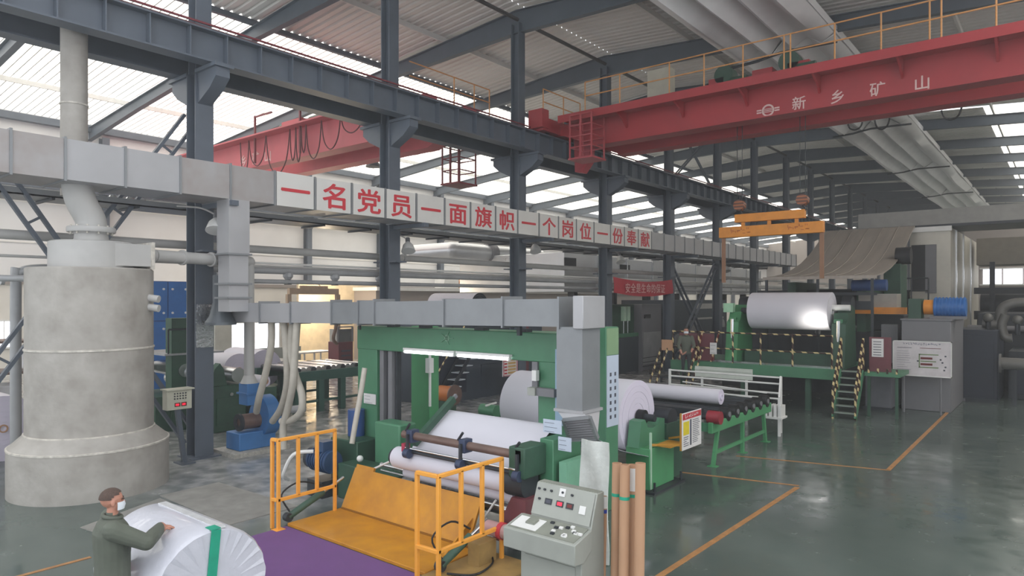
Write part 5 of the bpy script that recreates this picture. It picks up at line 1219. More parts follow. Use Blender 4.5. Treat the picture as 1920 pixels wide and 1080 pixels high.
# orange frame, covers, dark rollers between reel and enclosure
of = thing('press_section', 'dark press rollers with orange beam and pale covers beside the reel', 'machine', (-4.8, 27.5, 0))
put(MB().box(-5.9, -4.3, 26.4, 26.7, 3.05, 3.28), 'orange_beam', M_orange, of); put(MB().box(-5.8, -4.6, 26.6, 27.4, 3.28, 3.75), 'pale_cover', mat('cover_pale', '#9c9890', .5), of)
put(MB().box(-11.2, -4.3, 27.6, 30.5, 0, 2.4), 'machine_base', M_dark, of); put(MB().box(-11.0, -5.3, 31.2, 50, 0, 3.95), 'dryer_backdrop', M_dark, of)  # long dark box added as a backdrop to keep the space behind the reel dark
for i in range(6): put(MB().cyl((-8.9, 31.15, 0.7+.55*i), (-5.4, 31.15, .7+.55*i), .16, 14), 'dryer_pipe', M_pipe2, of)
for y, z, r in ((27.3, 3.0, .4), (28.4, 3.6, .35), (29.3, 3.0, .45)): put(MB().cyl((-8.4, y, z), (-5.62, y, z), r, 24), 'press_roller', M_dark, of)
put(MB().cyl((-6.0, 26.6, 4.05), (-4.9, 26.6, 4.05), .2, 18), 'blue_motor', M_blued, of)
for x in (-8.3, -5.9): put(MB().box(x, x+.3, 26.8, 29.6, 2.4, 4.2), 'side_frame', M_greend, of)
put(MB().box(-5.0, -4.5, 26.2, 26.6, 1.4, 2.7), 'switch_box', M_grey, of)
# ------------------------------------------------------------------ dark drive side at the far right
def mach(name, label, cat, parts, loc):
    t = thing(name, label, cat, loc)
    for n, m, f, bev in parts: put(f, n, m, t, bevel=bev)
    return t
Y_ = 29.0
mach('drive_cabinet', 'dark navy drive cabinet to the right of the tall grey plinth', 'cabinet', [('cabinet_body', M_navy, MB().box(-3.1, -1.9, 28.6, 31.5, 0, 2.5), .02), ('cabinet_door', M_navy, MB().box(-3.0, -2.0, 28.57, 28.6, .2, 2.3), .01), ('kick_strip', M_dark, MB().box(-3.12, -1.88, 28.55, 28.6, 0, .12), 0)], (-2.5, 29, 0))
mach('drive_cabinet', 'low dark cabinet at the foot of the pale valve pipes', 'cabinet', [('cabinet_body', M_dark, MB().box(-1.7, .6, 30.2, 33, 0, 1.7), .02), ('cover_plate', M_navy, MB().box(-1.5, .4, 30.16, 30.2, .2, 1.5), .01)], (-.6, 31, 0))
vp = [gy(p_, q_, 29.6) for p_, q_ in ((1842, 606), (1872, 606), (1880, 578), (1905, 568), (1940, 568))]
t = thing('valve_pipe', 'pale curved pipe with round valves above the dark drive cabinets', 'pipe', vp[2])
put(MB().tube(vp, .17, 14, 5), 'pipe_run', mat('pale_pipe', '#6b6a67', .5, .2), t)
for p_, q_ in ((1853, 596), (1908, 600), (1932, 600)): c = gy(p_, q_, 29.4); put(MB().sphere(c, .16, 14), 'valve_body', MATS['pale_pipe'], t); put(MB().cyl(c, c+Vector((0, 0, -.5)), .08, 10), 'valve_stem', M_dark, t)
put(MB().tube([gy(1885, 590, 29.5), gy(1878, 610, 29.5), gy(1884, 632, 29.5), gy(1898, 634, 29.5)], .15, 12, 4), 'lower_bend', MATS['pale_pipe'], t)
t = thing('valve_pipe', 'short pale pipe end with a round flange low among the dark cabinets', 'pipe', gy(1895, 690, 28.4))
c = gy(1897, 682, 28.4); put(MB().cyl(c+Vector((-.3, 0, 0)), c+Vector((.5, 0, 0)), .2, 16), 'pipe_run', mat('pale_pipe'  , '#8f8d88'), t); put(MB().ring(c+Vector((-.34, 0, 0)), c+Vector((-.28, 0, 0)), .32, .18, 20), 'flange', MATS['pale_pipe'], t); put(MB().box(c.x+.02, c.x+.14, c.y-.06, c.y+.06, 0, c.z-.15), 'support_post', M_dark, t)
mach('dark_gearbox_row', 'row of dark gearbox housings added as a backdrop behind the pale valve pipe', 'machine', [('gear_housing', M_dark, MB().box(-2.9+1.9*i, -1.2+1.9*i, 33.4, 36.5, 0, 3.0+.35*(i % 2)), .05) for i in range(3)]+[('drive_shaft', M_grey, MB().cyl((-3.2, 33.2, 2.4), (3, 33.2, 2.4), .12, 14), 0)], (0, 34, 0))  # dark blocks added as a backdrop to deepen the drive side
a, b_ = gz(1806, 752), gz(1868, 718); tag(put(MB().bar(a+Vector((0, 0, .05)), b_+Vector((0, 0, .05)), .12, .1), 'floor_rail', M_grey), 'grey steel rail lying on the floor beside the navy drive cabinet', 'rail')
mach('far_press', 'dark far press frame with a pale duct box at the right end of the hall', 'machine',
     [('duct_box', mat('far_duct', '#827c72', .6), MB().box(-3.5, 3, 40, 42, 5.2, 6.5), .02), ('frame_post', M_dark, MB().box(-2.9, -2.7, 39, 39.2, 0, 5.3), 0), ('frame_post', M_dark, MB().box(-1.0, -.8, 39, 39.2, 0, 5.3), 0),
      ('frame_beam', M_dark, MB().box(-3.5, 3, 38.9, 39.2, 3.8, 4.1), 0), ('frame_beam', M_dark, MB().box(-3.5, 3, 38.9, 39.2, 2.6, 3.0), 0), ('roller', M_dark, MB().cyl((-3.3, 38.5, 2.2), (2, 38.5, 2.2), .6, 24), 0), ('roller', M_dark, MB().cyl((-3.3, 39.8, 3.3), (2, 39.8, 3.3), .5, 24), 0)], (-1, 39, 0))
a = gy(1843, 505, 60); b_ = gy(1925, 532, 60)
w3 = struct(MB().box(a.x-.2, b_.x+1.5, 60, 60.1, b_.z-.1, b_.z).box(a.x-.2, b_.x+1.5, 60, 60.1, a.z, a.z+.1), 'window_3', M_white)
for i in range(4): x = a.x+i*1.2; put(MB().box(x, x+1.1, 60.02, 60.05, b_.z, a.z), 'pane', M_glass, w3)
struct(MB().box(-6, XR, 60.1, 60.3, 0, 9), 'wall_far', M_taupe)
# second person by the reel platform
mp = thing('step_platform', 'small dark step platform beside the green reel platform', 'platform', (-10.8, 22.4, 0))
p2 = gy(1283, 616, 22.2); f2z = p2.z-1.68
put(MB().box(p2.x-.8, p2.x+.45, 21.9, 22.75, f2z-.06, f2z), 'deck', M_dark, mp)
for dx in (-.75, .4): put(MB().bar((p2.x+dx, 21.95, 0), (p2.x+dx, 21.95, f2z), .06, .06), 'leg', M_dark, mp); put(MB().bar((p2.x+dx, 22.7, 0), (p2.x+dx, 22.7, f2z), .06, .06), 'leg', M_dark, mp)
for dx, s in ((-.85, 1), (-.6, 1), (.48, 1), (.68, 1)): put(MB().bar((p2.x+dx-.32, 21.5, .1), (p2.x+dx+.12, 21.9, f2z+1.0), .05, .05), 'striped_rail', M_hazard, mp)
for i in range(3): put(MB().box(p2.x-.85, p2.x-.4, 21.35+.14*i, 21.55+.14*i, f2z*(i+1)/4-.03, f2z*(i+1)/4), 'step', M_grey, mp)
make_person('person in dark work clothes and white mask standing on the step platform', Vector((p2.x, 22.35, f2z)), -1.1,
            ((.05, -.27, 1.1), (.22, -.2, .95), (.6, .2, -.5)), ((.05, .27, 1.1), (.25, .2, 1.0), (.6, -.2, -.4)), .012, height=1.7)
q = gy(1252, 646, 21.95); tag(put(MB().box(q.x-.2, q.x+.2, 21.88, 21.94, q.z-.2, q.z+.17), 'carton_board', M_kraft, bevel=.005), 'brown cardboard sheet hung on the striped rail beside the person', 'cardboard')

# work lamp lighting the lower right of the reel
wk = thing('work_lamp', 'small black work lamp on the platform railing shining at the reel', 'lamp', (xr_reel-.1, PY+.05, PZ+1.05))
lp = Vector((xr_reel-.1, PY+.05, PZ+1.12)); aim = (Vector((xr_reel-.35, RLY-.55, c_reel.z-.35))-lp).normalized()
put(MB().tube([lp-aim*.14, lp-aim*.06, lp+aim*.06], [.05, .06, .1], 14, 0), 'lamp_head', M_black, wk); put(MB().box(lp.x-.02, lp.x+.02, lp.y-.02, lp.y+.02, PZ+1.0, PZ+1.1), 'bracket', M_dark, wk); put(MB().cyl(lp+aim*.062, lp+aim*.066, .085, 14), 'lens', mat('lamp_lens', '#fff6dc', .3, 0, 0, emit=12), wk)
sl_ = bpy.data.lights.new('work_lamp_beam', 'SPOT'); sl_.energy = 70; sl_.spot_size = 1.5; sl_.spot_blend = 1.0; sl_.color = (1, .97, .86); sl_.shadow_soft_size = .06
so = bpy.data.objects.new('lamp_beam', sl_); COL.objects.link(so); so.parent = wk; so.location = lp+aim*.09-ROOT[wk.name]; so.rotation_euler = aim.to_track_quat('-Z', 'Y').to_euler()
# ================================================================== blower and control box by the first column
M_bblue = mat('blower_blue', '#3c70a8', .5, 0, .12, 3)
bw = thing('blower_fan', 'blue centrifugal blower fan on a concrete plinth beside the column', 'blower', BL)
put(MB().box(BL.x-.5, BL.x+.5, BL.y-.65, BL.y+.75, 0, .1), 'plinth', mat('pebble_plinth', '#a9a69f', .85, 0, .3, 14, .6, 30), bw)
put(MB().box(BL.x-.3, BL.x+.3, BL.y-.42, BL.y+.5, .1, .5), 'base_frame', M_bblue, bw, bevel=.02)
vc = BL+Vector((.05, .34, .78))
vol = []
for i in range(33):
    a = 2*math.pi*i/32; r = .36+.16*i/32; vol.append((vc.x+r*math.cos(a+1.57), vc.z+r*math.sin(a+1.57)))
put(MB().prism(vol, 'y', vc.y-.16, vc.y+.16), 'volute', M_bblue, bw, angle=50)
put(MB().cyl(vc+Vector((0, .16, 0)), vc+Vector((0, .24, 0)), .2, 20), 'inlet_ring', M_bblue, bw)
put(MB().cyl(vc+Vector((0, -.62, -.06)), vc+Vector((0, -.16, -.06)), .18, 20), 'fan_motor', M_brown, bw)
put(MB().ring(vc+Vector((0, -.66, -.06)), vc+Vector((0, -.6, -.06)), .2, .1, 20), 'motor_guard', M_dark, bw)
put(MB().box(BL.x-.2, BL.x+.18, BL.y-.16, BL.y+.2, 1.1, 1.6), 'inlet_box', M_bblue, bw, bevel=.01); put(MB().box(BL.x-.24, BL.x+.22, BL.y-.2, BL.y+.24, 1.35, 1.39), 'box_flange', M_bblue, bw)
put(MB().cyl((BL.x-.02, BL.y, 1.6), (BL.x-.02, BL.y, 1.78), .2, 18, .12), 'transition', M_pipe, bw)
put(MB().cyl(vc+Vector((.1, .16, .1)), vc+Vector((.25, .95, .1)), .09, 14), 'outlet_header', M_pipe2, bw)
q = gz(375, 860)
XB1 = -14.75; a, b_ = gx(313, 730, XB1), gx(360, 768, XB1); y0, y1, z0, z1 = a.y, b_.y, gx(336, 768, XB1).z, gx(336, 731, XB1).z
cb = thing('control_box', 'beige control box with red displays on a tilted stand by the column', 'control box', (XB1-.1, (y0+y1)/2, 0))
put(MB().box(XB1-.22, XB1, y0, y1, z0, z1), 'box_body', mat('box_beige', '#b9b8a8', .5), cb, bevel=.012)
put(MB().box(XB1-.25, XB1+.06, y0-.03, y1+.03, z1, z1+.025), 'rain_lid', MATS['box_beige'], cb)
w, h = y1-y0, z1-z0
for i in range(5):
    for j in range(3): put(MB().cyl((XB1, y0+w*(.3+.11*i), z0+h*(.56+.13*j)), (XB1+.015, y0+w*(.3+.11*i), z0+h*(.56+.13*j)), .016, 8), 'button', M_dark, cb)
for i in range(2): d_ = put(MB().box(XB1, XB1+.012, y0+w*(.3+.26*i), y0+w*(.52+.26*i), z0+h*.16, z0+h*.36), 'display', M_inkb, cb); put(MB().box(XB1+.012, XB1+.016, y0+w*(.34+.26*i), y0+w*(.46+.26*i), z0+h*.22, z0+h*.3), 'digits', M_led, d_)
put(MB().bar((XB1-.11, (y0+y1)/2, z0), (XB1-.2, (y0+y1)/2+.2, .0), .09, .09), 'stand_post', M_steel, cb); put(MB().box(XB1-.4, XB1, (y0+y1)/2+.05, (y0+y1)/2+.35, 0, .03), 'stand_foot', M_steel, cb)
# ================================================================== machines of the left bay
# green rewinder with bright rollers behind the control box
ln = thing('green_calender', 'dark green roller machine with bright steel rollers in the left bay behind the tank', 'machine', (-19.5, 9.5, 0))
XB_ = -19.0
def lX(px_, X): return gx(px_, HOR, X).y
y0, y1 = lX(285, XB_), lX(345, XB_)
put(MB().box(XB_-1.6, XB_-1.2, y0, y0+.5, 0, 3.2), 'side_frame', M_greend, ln); put(MB().box(XB_-.1, XB_+.25, y0+.4, y0+.95, 0, 3.05), 'side_frame', M_greend, ln)
put(MB().box(XB_-1.6, XB_+.2, y0, y1+.3, 0, .95), 'bed', M_greend, ln)
for i, z in enumerate((1.55, 1.3, 1.05)): put(MB().cyl((XB_-1.2, y0+.9+.1*i, z), (XB_+.35, y0+.9+.1*i, z), .16, 20), 'steel_roller', M_chrome, ln)
for i in range(3): put(MB().cyl((XB_-1.4, y1-.1+.35*i, 1.62-.1*i), (XB_+.3, y1-.1+.35*i, 1.62-.1*i), .18, 20), 'steel_roller', M_chrome, ln)
put(MB().box(XB_-1.5, XB_+.3, y0+.2, y1+1, 2.05, 2.1), 'walkway', M_pipe2, ln)
for y in (y0+.3, y0+1.2, y1): put(MB().cyl((XB_+.28, y, 2.1), (XB_+.28, y, 2.75), .025, 8), 'walkway_post', M_dark, ln)
put(MB().cyl((XB_+.28, y0+.3, 2.75), (XB_+.28, y1+.5, 2.75), .025, 8), 'walkway_rail', M_dark, ln)
# blue wall panels
bp2 = thing('blue_enclosure', 'bright blue panelled machine enclosure behind the tank', 'enclosure', (-25, 13, 0))
XB2 = -24.0; ya, yb_ = lX(272, XB2), lX(356, XB2)
put(MB().box(XB2-1.5, XB2-.03, ya, yb_, 0, gx(300, 527, XB2).z), 'enclosure_core', M_blued, bp2)
zt = gx(300, 527, XB2).z
for i in range(2):
    for j in range(3):
        u0, u1 = ya+(yb_-ya)*i/2, ya+(yb_-ya)*(i+1)/2; v0, v1 = .1+(zt-.1)*j/3, .1+(zt-.1)*(j+1)/3
        p = put(MB().box(XB2-.03, XB2, u0+.02, u1-.02, v0+.02, v1-.02), 'blue_panel', M_blue, bp2)
        for du in (.2, .8):
            for dv in (.2, .8): put(MB().cyl((XB2, u0+(u1-u0)*du, v0+(v1-v0)*dv), (XB2+.03, u0+(u1-u0)*du, v0+(v1-v0)*dv), .04, 8), 'bolt', M_white, p)
# dark green machine right of the column
m3 = thing('slitter_machine', 'dark green slitter with side levers between the column and the blower pipe', 'machine', (-18, 11, 0))
X3 = -17.6; ya, yb_ = lX(392, X3), lX(462, X3)
put(MB().box(X3-1.8, X3, ya, yb_, 0, 1.25), 'bed', M_greend, m3, bevel=.03); put(MB().prism([(ya, 1.25), (ya+.5, 1.25), (ya+.4, 1.7), (ya+.3, 1.85), (ya+.15, 1.7)], 'x', X3-.25, X3), 'side_frame', M_greend, m3)
put(MB().cyl((X3-1.7, ya+.8, 1.5), (X3+.05, ya+.8, 1.5), .2, 20), 'steel_roller', M_chrome, m3)
for i in range(3): put(MB().cyl((X3-1.6, ya+.6+.3*i, 1.0-.25*(i % 2)), (X3+.06, ya+.6+.3*i, 1.0-.25*(i % 2)), .05, 10), 'guide_bar', M_chrome, m3)
put(MB().box(X3-.02, X3+.03, ya+.2, yb_-.2, .2, .9), 'cover_plate', M_greend, m3)
# paper rolls on the floor stands of the left bay
def lroll(px_, py_, X, r, L_, label, cx=None):
    q = gx(px_, py_, X); t = thing('paper_roll', label, 'paper roll', (X-L_/2, q.y, q.z-r)); roll(t, X-L_, X, q.y, q.z, r, M_paper, M_paperl, .06, 36); return q
q = lroll(448, 694, -19.5, .5, 1.9, 'white roll in the left bay just beyond the slitter, partly behind the blower pipe')
q2_ = lroll(497, 690, -21.0, .62, 2.0, 'white roll in the left bay behind the hanging hoses')
q3_ = lroll(497, 715, -17.5, .16, 1.2, 'small white roll low down behind the hanging hoses')
bs = thing('roll_stand', 'dark roll stand carrying the white rolls behind the hoses', 'stand', (-20, 12, 0))
put(MB().box(-21.2, -19.4, q.y-.7, q.y+.7, 0, q.z-.5), 'stand_bed', M_greend, bs); put(MB().box(-23, -20.9, q2_.y-.7, q2_.y+.7, 0, q2_.z-.62), 'stand_bed', M_greend, bs); put(MB().box(-18.7, -17.4, q3_.y-.3, q3_.y+.3, 0, q3_.z-.16), 'stand_bed', M_greend, bs)
# green conveyor with rollers
cv = thing('roller_conveyor', 'long dark green roller conveyor crossing the left bay behind the hoses', 'conveyor', (-20, 14.5, 0))
Xc0 = -18.5; ya, yb_ = lX(552, Xc0), lX(690, Xc0)
M_teald = mat('conveyor_green', '#35594f', .5)
for X in (Xc0, Xc0-2.2): put(MB().box(X-.06, X+.06, ya, yb_, 1.0, 1.3), 'side_rail', M_teald, cv)
for X in (Xc0, Xc0-2.2):
    for f in (.03, .33, .62, .95): y = ya+(yb_-ya)*f; put(MB().box(X-.08, X+.08, y-.1, y+.1, 0, 1.0), 'leg', M_teald, cv)
for X in (Xc0, Xc0-2.2): put(MB().bar((X, ya, .35), (X, yb_, .35), .06, .08), 'stretcher', M_teald, cv)
for i in range(14): y = ya+.2+(yb_-ya-.4)*i/13; put(MB().cyl((Xc0-2.1, y, 1.34), (Xc0-.1, y, 1.34), .09, 14), 'roller', M_chrome if i % 3 else M_dark, cv)
put(MB().box(Xc0-4.4, Xc0-2.5, ya+1.6, yb_-.6, 1.28, 1.36), 'belt_table', M_chrome, cv)
for f in (.4, .65, .88): put(MB().box(Xc0-4.3, Xc0-4.15, ya+(yb_-ya)*f, ya+.15+(yb_-ya)*f, 0, 1.28), 'leg', M_teald, cv)
# white table and rack of the warm room, maroon cabinet, gate frame
lt = thing('work_table', 'small white work table in front of the warm-lit wall', 'table', (-27, 19, 0))
a, b_ = gx(557, 662, -27.5), gx(625, 662, -27.5)
put(MB().box(-28.5, -27.5, a.y, b_.y, a.z-.06, a.z), 'table_top', M_white, lt)
for x in (-28.4, -27.6):
    for y in (a.y+.08, (a.y+b_.y)/2, b_.y-.08): put(MB().box(x-.03, x+.03, y-.03, y+.03, 0, a.z-.06), 'leg', M_white, lt)
mc = thing('maroon_cabinet', 'tall maroon machine cabinet with a flexible hose beside the work table', 'cabinet', (-26, 20, 0))
a, b_ = gx(635, 640, -26), gx(662, 640, -26)
put(MB().box(-26.8, -26, a.y, b_.y, 0, gx(648, 641, -26).z), 'cabinet_body', M_maroon, mc, bevel=.02)
put(MB().box(-26.75, -26.05, a.y+.05, b_.y-.05, gx(648, 641, -26).z, gx(648, 617, -26).z), 'top_unit', M_chrome, mc)
for y in (a.y, b_.y): put(MB().box(-26.1, -26.0, y-.03, y+.03, gx(648, 641, -26).z, gx(648, 614, -26).z), 'frame_post', M_grey, mc)
put(MB().box(-26.1, -26.0, a.y, b_.y, gx(648, 614, -26).z, gx(648, 614, -26).z+.05), 'frame_top', M_grey, mc)
for i in range(5): put(MB().box(-26, -25.97, a.y+.15, b_.y-.15, .25+.22*i, .32+.22*i), 'vent_louvre', M_ink, mc)
put(MB().tube([gx(630, 562, -26), gx(630, 610, -26), gx(625, 635, -26), gx(632, 645, -26)], .08, 10, 5), 'flexible_hose', mat('brown_hose', '#6a5547', .6), mc)
ar = thing('lintel_beam', 'tan toothed beam over the warm-lit room opening', 'beam', (-27, 19, 4))
a, b_ = gx(541, 545, -27), gx(633, 545, -27)
put(MB().box(-27.1, -26.9, a.y, b_.y, gx(590, 552, -27).z, gx(590, 541, -27).z), 'beam', mat('tan_beam', '#a8927c', .6), ar)
for i in range(9): y = a.y+(b_.y-a.y)*(.25+.5*i/8); put(MB().box(-27.05, -26.95, y-.08, y+.08, gx(590, 541, -27).z, gx(590, 536, -27).z), 'tooth', MATS['tan_beam'], ar)
for y in (a.y, b_.y): put(MB().box(-27.08, -26.92, y-.1, y+.1, 0, gx(590, 552, -27).z), 'post', MATS['tan_beam'], ar)
struct(MB().box(-33.2, -33, lX(560, -33), lX(706, -33), 0, 4.6), 'wall_room', mat('warm_wall', '#d9c7a8', .8))
wl = bpy.data.lights.new('room_lamp_light', 'POINT'); wl.energy = 520; wl.color = (1, .82, .58); wl.shadow_soft_size = .15
wlt = thing('bulb_lamp', 'bare warm bulb lighting the cream wall of the small room', 'lamp', (-31.6, lX(600, -31.6), 3.9))
put(MB().sphere((-31.6, lX(600, -31.6), 3.9), .09, 12), 'bulb', mat('warm_bulb', '#ffe2b0', .3, 0, 0, emit=8), wlt); put(MB().tube([(-31.6, lX(600, -31.6), 3.98), (-31.6, lX(600, -31.6), 4.3), (-32.2, lX(600, -31.6), 4.4), (-33.0, lX(600, -31.6), 4.4)], .02, 6, 3), 'wall_arm', M_dark, wlt)
lo = bpy.data.objects.new('lamp_light', wl); COL.objects.link(lo); lo.parent = wlt; lo.location = (.35, 0, -.2)
# grey-green panel on the left wall beside the window
p, q = gx(403, 605, -30), gx(435, 658, -30)
tag(put(MB().box(-30.09, -30, p.y, q.y, q.z, p.z), 'pinboard', mat('pinboard_grey', '#b7b7ae', .7), bevel=.01), 'pale pinboard on the wall beside the bright window', 'board')
struct(MB().box(-30.3, -30.1, lX(392, -30.3), lX(560, -30.3), 0, gx(440, 656, -30.3).z), 'wall_room', mat('grey_dado', '#8d928f', .75))
struct(MB().box(-30.3, -30.1, lX(392, -30.3), lX(428, -30.3), gx(440, 656, -30.3).z, gx(440, 600, -30.3).z), 'wall_room', MATS['grey_dado'])
# ================================================================== dark machine behind the gantry
dm = thing('dark_machine_house', 'dark blue-grey machine housing seen through the rewinder gantry', 'machine', (-17.6, 19, 0))
XM_ = -16.5; ya, yb_ = lX(812, XM_), lX(1016, XM_)
M_slate = mat('slate_housing', '#454d57', .55, .1, .15, 1.5)
put(MB().box(XM_-2.6, XM_, ya, yb_, 0, 2.75), 'housing', M_slate, dm); put(MB().box(XM_, XM_+.03, ya+.3, ya+1.6, .3, 2.2), 'access_panel', M_navy, dm); put(MB().box(XM_, XM_+.03, yb_-1.6, yb_-.9, .6, 2.5), 'maroon_panel', M_maroon, dm)
put(MB().box(XM_, XM_+.04, ya+2.4, yb_-1.8, .3, 1.2), 'access_panel', M_slate, dm)
q = gx(870, 568, -17.6); r_ = .5
wr3 = thing('paper_roll', 'white roll lying on top of the dark machine housing above the extraction duct', 'paper roll', (-18, q.y, 2.75))
put(MB().box(-18.9, -17.1, q.y-.3, q.y+.5, 2.75, 2.85), 'cradle', M_dark, wr3)
roll(wr3, -19.2, -16.9, q.y+.1, 3.32, .47, M_paper, M_dark, .08, 40)
ds = thing('open_stair', 'steep dark stair with pale treads against the dark machine housing', 'stair', (-15.9, 17, 0))
pa, pb = gx(842, 740, -15.95), gx(885, 660, -15.95)
for i in range(7):
    f = i/6; y = pa.y+(pb.y-pa.y)*f; z = pa.z+(pb.z-pa.z)*f; put(MB().box(-16.4, -15.95, y, y+.42, z-.03, z), 'tread', mat('pale_tread', '#c3cad0', .5), ds)
for x in (-16.42, -15.93): put(MB().bar((x, pa.y-.2, pa.z-.2), (x, pb.y, pb.z), .04, .12), 'stringer', M_dark, ds); put(MB().bar((x, pa.y-.6, pa.z+.7), (x, pb.y-.4, pb.z+.9), .035, .035), 'handrail', M_hazard, ds)
put(MB().bar((-16.2, pa.y-.1, 0), (-16.2, pa.y-.1, pa.z), .06, .06), 'leg', M_dark, ds)
q = gx(847, 740, -15.0); od = thing('orange_reel', 'orange-brown reel drum at the foot of the dark stair', 'reel', (-15.2, q.y, 0))
put(MB().cyl((-15.5, q.y, q.z), (-14.9, q.y, q.z), .26, 24), 'drum', mat('drum_orange', '#b3672c', .5), od); put(MB().cyl((-14.9, q.y, q.z), (-14.86, q.y, q.z), .32, 24), 'drum_flange', M_brown, od); put(MB().box(-15.4, -15.0, q.y-.2, q.y+.2, 0, q.z-.2), 'drum_stand', M_greend, od)
nb = thing('notice_board', 'white board with rows of red-edged cards on the column behind the parent roll', 'notice board', (-15.05, 18, 1.2))
XM_, keepX = -15.16, XM_
p, q = gx(943, 662, XM_+.06), gx(970, 703, XM_+.06)
put(MB().box(XM_+.03, XM_+.06, p.y, q.y, q.z, p.z), 'board_face', M_notice, nb)
for b4 in ((p.y, q.y, p.z-.04, p.z), (p.y, q.y, q.z, q.z+.04), (p.y, p.y+.05, q.z, p.z), (q.y-.05, q.y, q.z, p.z)): put(MB().box(XM_+.06, XM_+.08, *b4), 'frame_strip', mat('pink_frame', '#b98a90', .5), nb)
for i in range(6): z = q.z+.08+(p.z-q.z-.16)*i/6; put(MB().box(XM_+.06, XM_+.07, p.y+.35*(q.y-p.y), q.y-.1, z, z+.07), 'card', mat('card_tan', '#c2a06a', .6), nb); put(MB().box(XM_+.06, XM_+.07, p.y+.08, p.y+.28*(q.y-p.y), z, z+.05), 'card', M_inkr, nb)
XM_ = keepX
# green gear under it
gg = thing('gear_unit', 'small dark green gear unit on the floor left of the parent roll', 'gear unit', (-11.4, 13.2, 0))
q = gx(915, 762, -11.4); put(MB().box(-11.7, -11.1, q.y-.3, q.y+.3, 0, q.z-.2), 'gear_case', M_greend, gg, bevel=.03); put(MB().cyl((-11.6, q.y, q.z-.1), (-11.1, q.y, q.z-.1), .16, 16), 'gear_wheel', M_green, gg); put(MB().bar((-11.3, q.y-.2, q.z+.05), (-11.3, q.y+.2, q.z+.08), .04, .04), 'lever', M_white, gg)
# ================================================================== second paper machine in the left bay: bright insulated hoods
hm_ = thing('insulated_hood', 'long bright metal-clad dryer hood in the left bay beyond the columns', 'hood', (-23, 38, 3.6))
XH = -19.0; ya, yb_ = lX(1058, XH), lX(1425, XH)
n = 9
for i in range(n):
    u0, u1 = ya+(yb_-ya)*i/n, ya+(yb_-ya)*(i+1)/n
    put(MB().box(XH-7, XH, u0+.02, u1-.02, 3.9+.1*(i % 2), 5.85-.05*(i % 3)), 'hood_panel', M_mirror, hm_, bevel=.03); put(MB().box(XH, XH+.06, u1-.06, u1+.06, 3.9, 5.8), 'seam_strip', M_chrome, hm_)
for px_, py_ in ((1069, 493), (1172, 505)): q = gx(px_, py_, XH+.02); put(MB().box(XH, XH+.05, q.y-.5, q.y+.5, q.z-.25, q.z+.25), 'dark_vent', M_black, hm_)
put(MB().box(XH-.1, XH+.1, ya-.2, lX(1120, XH), 5.85, 5.95), 'white_edge', M_white, hm_)  # white strip along part of the top edge
for i in range(7): y = ya+(yb_-ya)*(i+.3)/7; put(MB().box(XH-.6, XH-.2, y, y+.3, 0, 3.9), 'hood_column', M_dark, hm_)
ip = thing('insulated_pipe', 'fat silver insulated pipe with a flanged collar in the left bay', 'pipe', (-24, 28, 5.2))
a, b_ = gx(846, 470, -24), gx(1012, 470, -24)
put(MB().cyl((-24, a.y, 6.0), (-24, b_.y, 6.0), .42, 24), 'pipe_run', M_mirror, ip); c = gx(918, 470, -24); put(MB().cyl((-24, c.y-.25, 6.0), (-24, c.y+.25, 6.0), .52, 24), 'collar', M_grey, ip); put(MB().sphere((-24, a.y, 6.0), .42, 20), 'pipe_elbow', M_mirror, ip); put(MB().cyl((-24, a.y, 6.0), (-26, a.y-.8, 5.9), .41, 20), 'pipe_branch', M_mirror, ip)
# machine fronts under the hoods
mb3 = thing('grey_switch_cabinet', 'tall grey steel cabinet standing behind the red banner', 'cabinet', (-16.6, 27, 0))
X5 = -16.4; ya, yb_ = lX(1204, X5), lX(1240, X5)
put(MB().box(X5-1.2, X5, ya, yb_, 0, 3.3), 'cabinet_body', M_grey, mb3, bevel=.02); put(MB().box(X5, X5+.03, ya+.1, yb_-.1, .3, 1.9), 'cabinet_door', M_pipe2, mb3); put(MB().box(X5, X5+.05, ya+.2, ya+.8, 2.6, 2.8), 'vent', M_black, mb3)
for z in (.2, .4, .62): put(MB().box(X5, X5+.04, ya+.05, yb_-.05, z, z+.03), 'lower_slat', M_dark, mb3)
gm = thing('green_press', 'green press frame with pale bright fittings between the column and the grey cabinet', 'machine', (-17, 24.5, 0))
ya, yb_ = lX(1160, X5), lX(1204, X5)
put(MB().box(X5-2, X5-.2, ya, yb_, 0, 1.7), 'press_bed', M_slate, gm); put(MB().box(X5-1.8, X5-.4, ya+.1, yb_-.1, 1.7, 3.3), 'press_frame', M_greend, gm); put(MB().box(X5-.4, X5-.2, ya+.2, yb_, 1.72, 1.9), 'green_shelf', M_green, gm)
for k, y in enumerate((ya+.9, ya+1.3)): put(MB().box(X5-.4, X5-.25, y, y+.25, 2.5, 3.2), 'bright_fitting', mat('mint_fitting', '#b9d9c0', .4), gm); put(MB().cyl((X5-.25, y, 1.9), (X5-.25, y, 2.5), .03, 8), 'thin_pipe', M_chrome, gm)
db = thing('dark_housing', 'dark slate machine housing behind the crossed braces', 'machine', (-18, 34, 0))
ya, yb_ = lX(1244, X5), lX(1360, X5)
put(MB().box(X5-2.5, X5, ya, yb_, 0, 3.5), 'housing', M_slate, db)
for i in range(4): put(MB().cyl((X5+.1, ya+1.5+2*i, 1.2+.7*(i % 2)), (X5-.5, ya+1.5+2*i, 1.2+.7*(i % 2)), .5, 20), 'drum_end', M_pipe2, db)
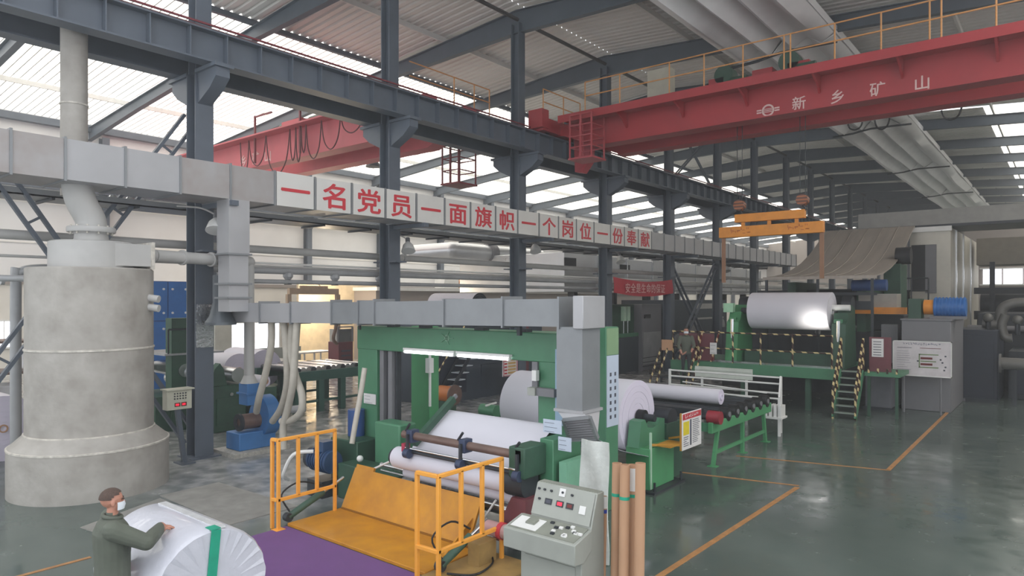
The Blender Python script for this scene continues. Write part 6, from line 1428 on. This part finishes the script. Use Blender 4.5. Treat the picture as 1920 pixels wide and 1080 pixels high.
put(MB().box(X5, X5+.05, yb_-4.2, yb_-.4, 3.0, 3.3), 'pale_rail', M_pipe, db); put(MB().box(X5, X5+.05, yb_-4.2, yb_-.4, 2.4, 2.5), 'pale_rail', M_pipe, db)
# orange and white items on top of the partition
for px_, m_, lb in ((845, M_white, 'white carton standing on the roof of the partition room'), (875, M_orange, 'orange bundle lying on the roof of the partition room')):
    q = gx(px_, 538, -31.5); tag(put(MB().box(-32.3, -31.4, q.y-.7, q.y+.7, 4.25, 4.85).box(-32.2, -31.5, q.y-.5, q.y+.3, 4.85, 4.95), 'stored_box', m_, bevel=.04), lb, 'box')

# white roll and rack glimpsed left of the tank
q = gz(8, 862)
er = thing('paper_roll', 'white roll on the floor left of the tank behind the standing pipe', 'paper roll', (-19.4, 6, 0))
qq = gx(6, 795, -18.2); roll(er, -20.2, -18.2, qq.y, .72, .72, M_paper, M_paperl, .06, 40)
sk = thing('storage_rack', 'dark storage rack with pale bundles behind the standing pipe', 'rack', (-22, 6, 0))
ys_ = lX(-10, -21), lX(62, -21)
for y in ys_:
    for x in (-22.2, -21.0): put(MB().box(x-.05, x+.05, y-.05, y+.05, 0, 3.0), 'upright', M_dark, sk)
for z in (.9, 1.7, 2.5): put(MB().box(-22.3, -20.95, ys_[0], ys_[1], z-.06, z), 'shelf', M_brown, sk)
for i in range(3): put(MB().box(-22.0, -21.1, ys_[0]+.1+.7*i, ys_[0]+.6+.7*i, .9+.8*(i % 2), 1.35+.8*(i % 2)), 'bundle', M_cream, sk, bevel=.04)
# ================================================================== thin dusty haze filling the hall
hz = bpy.data.materials.new('dusty_haze'); hz.use_nodes = True; nt = hz.node_tree; nt.nodes.clear()
ou = nt.nodes.new('ShaderNodeOutputMaterial'); vsn = nt.nodes.new('ShaderNodeVolumeScatter')
vsn.inputs['Color'].default_value = (.96, .97, 1, 1); vsn.inputs['Density'].default_value = .0032; vsn.inputs['Anisotropy'].default_value = .25
nt.links.new(vsn.outputs[0], ou.inputs['Volume'])
hm = put(MB().box(XW-1, XR+1, -12, Y1+1, -.8, 15.5), 'haze', hz); hm['kind'] = 'stuff'; hm['label'] = 'thin pale dusty haze hanging in the hall'; hm['category'] = 'haze'
